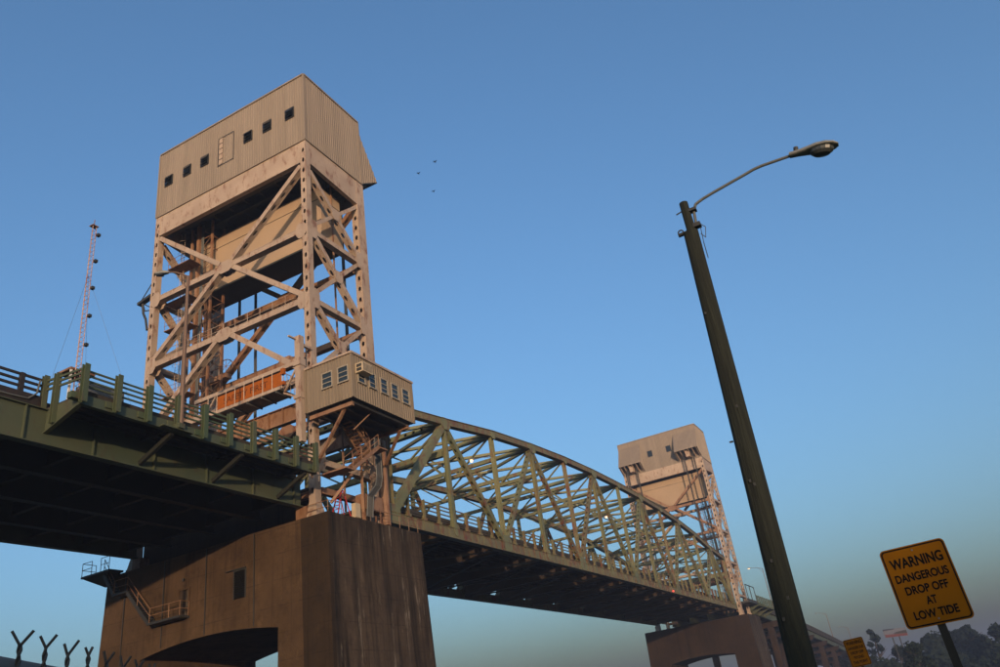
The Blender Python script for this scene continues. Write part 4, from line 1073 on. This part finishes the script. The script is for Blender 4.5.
# ================================================================ CHAIN-LINK FENCE (bottom left)
fa = CAM+V((math.cos(rad(58.4)),math.sin(rad(58.4)),0))*1.45; fdir = V((math.cos(rad(31)),math.sin(rad(31)),0)); ZR = .184
fn = thing('chain_link_fence', 'chain-link fence with twisted barbed wire ends along its top rail', 'fence', (fa.x,fa.y,GZ))
fp = lambda t_, z: fa+fdir*t_+V((0,0,z))
MB().tube(fp(-1.2,ZR),fp(4.0,ZR),.021,n=14).build('top_rail', M['rail'] if 'rail' in M else M['grey'], fn, True)
c = MB()
for k in range(65):
    t_ = -1.2+k*.08; nrm = V((-fdir.y,fdir.x,0)); o_ = nrm*-.027
    ztw = ZR+.033+random.uniform(-.005,.005); ph = random.uniform(0,6)
    for sgn in (0, math.pi):
        pts = []
        for j in range(9):
            z = ZR-.03+(ztw-ZR+.03)*j/8; a = j*1.5+sgn+ph; pts.append(fp(t_,z)+o_+fdir*(.0022*math.cos(a))+nrm*(.0022*math.sin(a)))
        side = 1 if sgn else -1; le = random.uniform(.017,.022)
        pts.append(pts[-1]+(fdir*.42-nrm*.9)*(side*le*.5)+V((0,0,le))+nrm*random.uniform(-.006,.006)); c.path(pts,.0023,6)
c.build('barb', M['barb'] if 'barb' in M else M['dark'], fn)
c = MB()
nrm = V((-fdir.y,fdir.x,0))
for k in range(-20, 66):
    t0 = -1.2+k*.08
    for sg in (-1, 1):
        pts = []
        for j in range(0, 47):
            z = ZR-.03-j*.04; tt_ = t0+(.04 if j % 2 else 0)*sg
            if z > GZ+.02: pts.append(fp(tt_,z)-nrm*.027+nrm*(.002*sg))
        if -1.25 < t0 < 4.0: c.path(pts,.0019,4)
c.build('mesh', M['grey'], fn)
for t_ in (-1.2, 1.6, 4.0): MB().tube(fp(t_,GZ-.2),fp(t_,ZR-.022),.03,n=12).build('post', M['grey'], fn)

# ================================================================ BIRDS
def bird(label, u, v, dist):
    d_ = rt*((u-500)/F_PX)-up*((v-333.5)/F_PX)+f_; p = CAM+d_.normalized()*dist
    t = thing('bird', label, 'bird', p, 'dark birds in the sky')
    s = MB(); secs = [(-.16,.01),(-.1,.035),(0,.05),(.08,.04),(.13,.03),(.17,.006)]; prev = None
    for x, r_ in secs:
        cur = [p+V((x,r_*math.cos(2*math.pi*k/8),r_*math.sin(2*math.pi*k/8))) for k in range(8)]
        if prev:
            for k in range(8): s.quad(prev[k],prev[(k+1)%8],cur[(k+1)%8],cur[k])
        prev = cur
    s.hexa([p+V((-.15,-.02,0)),p+V((-.27,-.05,0)),p+V((-.27,.05,0)),p+V((-.15,.02,0))],[p+V((-.15,-.02,.0045)),p+V((-.27,-.05,.0045)),p+V((-.27,.05,.0045)),p+V((-.15,.02,.0045))])
    s.build('body', M['ink'], t)
    for sg in (-1, 1):
        s = MB(); pr = [(.07,0,.02),(.06,.14*sg,.09),(-.02,.30*sg,.10),(-.05,.12*sg,.08),(-.05,0,.02)]
        s.hexa([p+V(x) for x in pr],[p+V(x)+V((0,0,.0045)) for x in pr]); s.build('wing', M['ink'], t)
bird('dark bird, highest of the three right of the tower top', 435, 162, 85)
bird('dark bird, leftmost of the three right of the tower top', 418.5, 173.5, 92)
bird('dark bird, lowest of the three right of the tower top', 433.5, 191.5, 98)

# ================================================================ BILLBOARD, TREES
bb = thing('billboard', 'distant billboard in blue, white and red stripes above the trees', 'billboard', (194,-24.7,GZ))
p00, p10 = V((193.8,-21.9,9.75)), V((194.0,-27.6,9.45)); hgt = V((0,0,2.05))
def bbq(a, b_, c_, d_, off, name, mat):
    f = lambda s_, t_: p00+(p10-p00)*s_+hgt*t_+V((off,0,0))
    s = MB(); s.hexa([f(*a),f(*b_),f(*c_),f(*d_)],[f(*a)+V((.04,0,0)),f(*b_)+V((.04,0,0)),f(*c_)+V((.04,0,0)),f(*d_)+V((.04,0,0))]); return s.build(name, mat, bb)
pn = bbq((0,0),(1,0),(1,1),(0,1),0,'panel',plain('poster_pale',(.10,.11,.15),.6))
for nm, a, col in (('stripe',((0,.82),(.5,.9),(.5,1),(0,1)),(.015,.02,.055)),('stripe',((.05,0),(1,0),(1,.28),(.05,.35)),(.10,.022,.028)),('stripe',((.4,.36),(1,.3),(1,.7),(.55,.55)),(.02,.018,.026))):
    f = lambda s_, t_: p00+(p10-p00)*s_+hgt*t_
    s = MB(); s.hexa([f(*q_)+V((-.06,0,0)) for q_ in a],[f(*q_)+V((-.02,0,0)) for q_ in a]); o = s.build(nm, plain('poster_colour', col, .6), bb); 
for y in (-23.7,-25.4): MB().tube((194.3,y,GZ),(194.3,y,9.6),.16,n=8).build('leg', M['dark'], bb)
def crown_mesh(name, H, R, n, seed, conic, mat):
    rnd = random.Random(seed); s = MB(); lobes = []
    for k in range(16 if n < 2000 else 30):
        t_ = rnd.random(); z = H*(.10+.82*t_); rr_ = R*((1-t_)*.95+.12 if conic else math.sin(math.pi*min(.97,.2+.75*t_)))
        a = rnd.uniform(0,6.283); lobes.append((V((rr_*.7*math.cos(a),rr_*.7*math.sin(a),z)), R*rnd.uniform(.22,.42)*(1-.55*t_ if conic else 1)))
    for k in range(n):
        c_, r_ = lobes[k % len(lobes)]; d_ = V((rnd.gauss(0,1),rnd.gauss(0,1),rnd.gauss(0,.8))).normalized()*r_*rnd.uniform(.35,1.15); p = c_+d_
        q_ = V((rnd.gauss(0,1),rnd.gauss(0,1),rnd.gauss(0,1))).normalized(); w_ = q_.orthogonal().normalized(); h_ = q_.cross(w_); z_ = rnd.uniform(.22,.5)*R/4
        s.quad(p-w_*z_-h_*z_*.6, p+w_*z_-h_*z_*.5, p+w_*z_*.7+h_*z_*.7, p-w_*z_*.5+h_*z_)
    me_ob = s.build(name, mat); return me_ob
def trunk_mesh(H, R, seed):
    rnd = random.Random(seed); s = MB(); s.tube((0,0,-.3),(0,0,H*.45),R*.09,R*.06,8); s.tube((0,0,H*.45),(R*.05,0,H*.9),R*.06,R*.015,7)
    for k in range(7):
        a = rnd.uniform(0,6.28); z = H*rnd.uniform(.25,.7); s.tube((0,0,z),(R*.7*math.cos(a),R*.7*math.sin(a),z+H*.14),R*.035,R*.01,5)
    return s.build('trunk', M['bark'])
protos = []
for i, (H_, R_, n_, con, mt_) in enumerate(((14,6.2,3600,False,M['leaf']),(15,5.4,3600,True,M['leaf2']),(19,5.0,1100,True,M['leaf2']))):
    protos.append((crown_mesh('crown', H_, R_, n_, 40+i, con, mt_), trunk_mesh(H_, R_, 50+i), H_))
used = [False]*3
def tree(label, az, dist, top, kind, wide=1.0):
    a = rad(az); p = V((CAM.x+dist*math.cos(a), CAM.y+dist*math.sin(a), GZ))
    t = thing('tree', label, 'tree', p, 'dark trees on the far bank'); sc_ = (top-GZ)/protos[kind][2]
    t.scale = (sc_*wide, sc_*wide, sc_); t.rotation_euler = (0,0,random.uniform(0,6.28))
    for o in protos[kind][:2]:
        if used[kind]: q_ = o.copy(); COL.objects.link(q_)
        else: q_ = o
        q_.parent = t
    used[kind] = True
TREES = [
 ('tall ragged dark tree with bare twigs, just right of the small sign', 4.35, 345, 18.5, 2, 1.1),
 ('bushy dark tree directly behind the small warning sign', 5.4, 350, 12.0, 0, 1.0),
 ('low dark tree between the ragged tree and the billboard', 3.2, 320, 9.0, 0, 1.0),
 ('round dark tree in front of the billboard legs', 2.35, 225, 6.6, 0, 1.0),
 ('dark tree just left of the big sign post under the big sign', 1.2, 330, 11.5, 0, 1.1),
 ('dark conical tree behind the lower edge of the big sign', .35, 345, 13.2, 1, 1.2),
 ('pointed dark tree right behind the big sign post', -.25, 345, 13.0, 1, 1.2),
 ('highest pointed dark tree to the right of the big sign post', -.75, 345, 13.9, 1, 1.25),
 ('lower rounded tree beside the highest pointed one right of the sign', -1.35, 335, 8.5, 0, 1.0),
 ('large rounded dark tree cut by the right edge of the photo', -2.35, 320, 10.5, 0, 1.2),
 ('low bush-like tree in the gap left of the rightmost tree', -1.7, 330, 5.5, 0, 1.2),
 ('dark tree below the end of the far approach road', 6.4, 360, 9.5, 0, 1.1),
 ('left tree of the two seen through the arch of the far pier', 15.1, 420, 9.5, 0, 1.2),
 ('right tree of the two seen through the arch of the far pier', 14.0, 400, 9.0, 0, 1.2),
]
for a in TREES: tree(*a)
s = MB(); s.tube((262,-53.8,GZ),(262,-53.8,12.2),.14,.07,6); s.box(261.4,262.6,-53.9,-53.7,11.2,11.35)
tag(s.build('far_pole', M['dark']), 'thin bare pole leaning out of the far trees at the right edge', 'pole')
# undergrowth along the far bank
s = MB(); rnd = random.Random(5)
for k in range(13000):
    a = rad(rnd.uniform(-3.2, 7.5)); d_ = rnd.uniform(285, 350); h_ = 7.6*rnd.random()**1.2*(.75+.25*math.sin(a*95)+.15*math.sin(a*37+d_*.1)); p = V((CAM.x+d_*math.cos(a), CAM.y+d_*math.sin(a), GZ+h_))
    q_ = V((rnd.gauss(0,1),rnd.gauss(0,1),rnd.gauss(0,1))).normalized(); w_ = q_.orthogonal().normalized(); hh = q_.cross(w_); z_ = rnd.uniform(.3,.7)
    s.quad(p-w_*z_-hh*z_*.6, p+w_*z_-hh*z_*.5, p+w_*z_*.7+hh*z_*.7, p-w_*z_*.5+hh*z_)
o = s.build('undergrowth', M['leaf']); o['kind'] = 'stuff'; o['label'] = 'dark tangled undergrowth below the far trees'; o['category'] = 'undergrowth'

# ================================================================ HAZE
hm = bpy.data.materials.new('evening_haze'); hm.use_nodes = True; n = hm.node_tree.nodes; n.clear()
out = n.new('ShaderNodeOutputMaterial'); vol = n.new('ShaderNodeVolumePrincipled')
vol.inputs['Color'].default_value = (.33, .40, .56, 1); vol.inputs['Density'].default_value = .0007; vol.inputs['Anisotropy'].default_value = 0
hm.node_tree.links.new(vol.outputs[0], out.inputs['Volume'])
hb = MB(); hb.box(-2600,2600,-2600,2600,-3.6,63.5)
h_ = hb.build('haze', hm); h_['kind'] = 'stuff'; h_['label'] = 'thin evening haze over the river'; h_['category'] = 'haze'
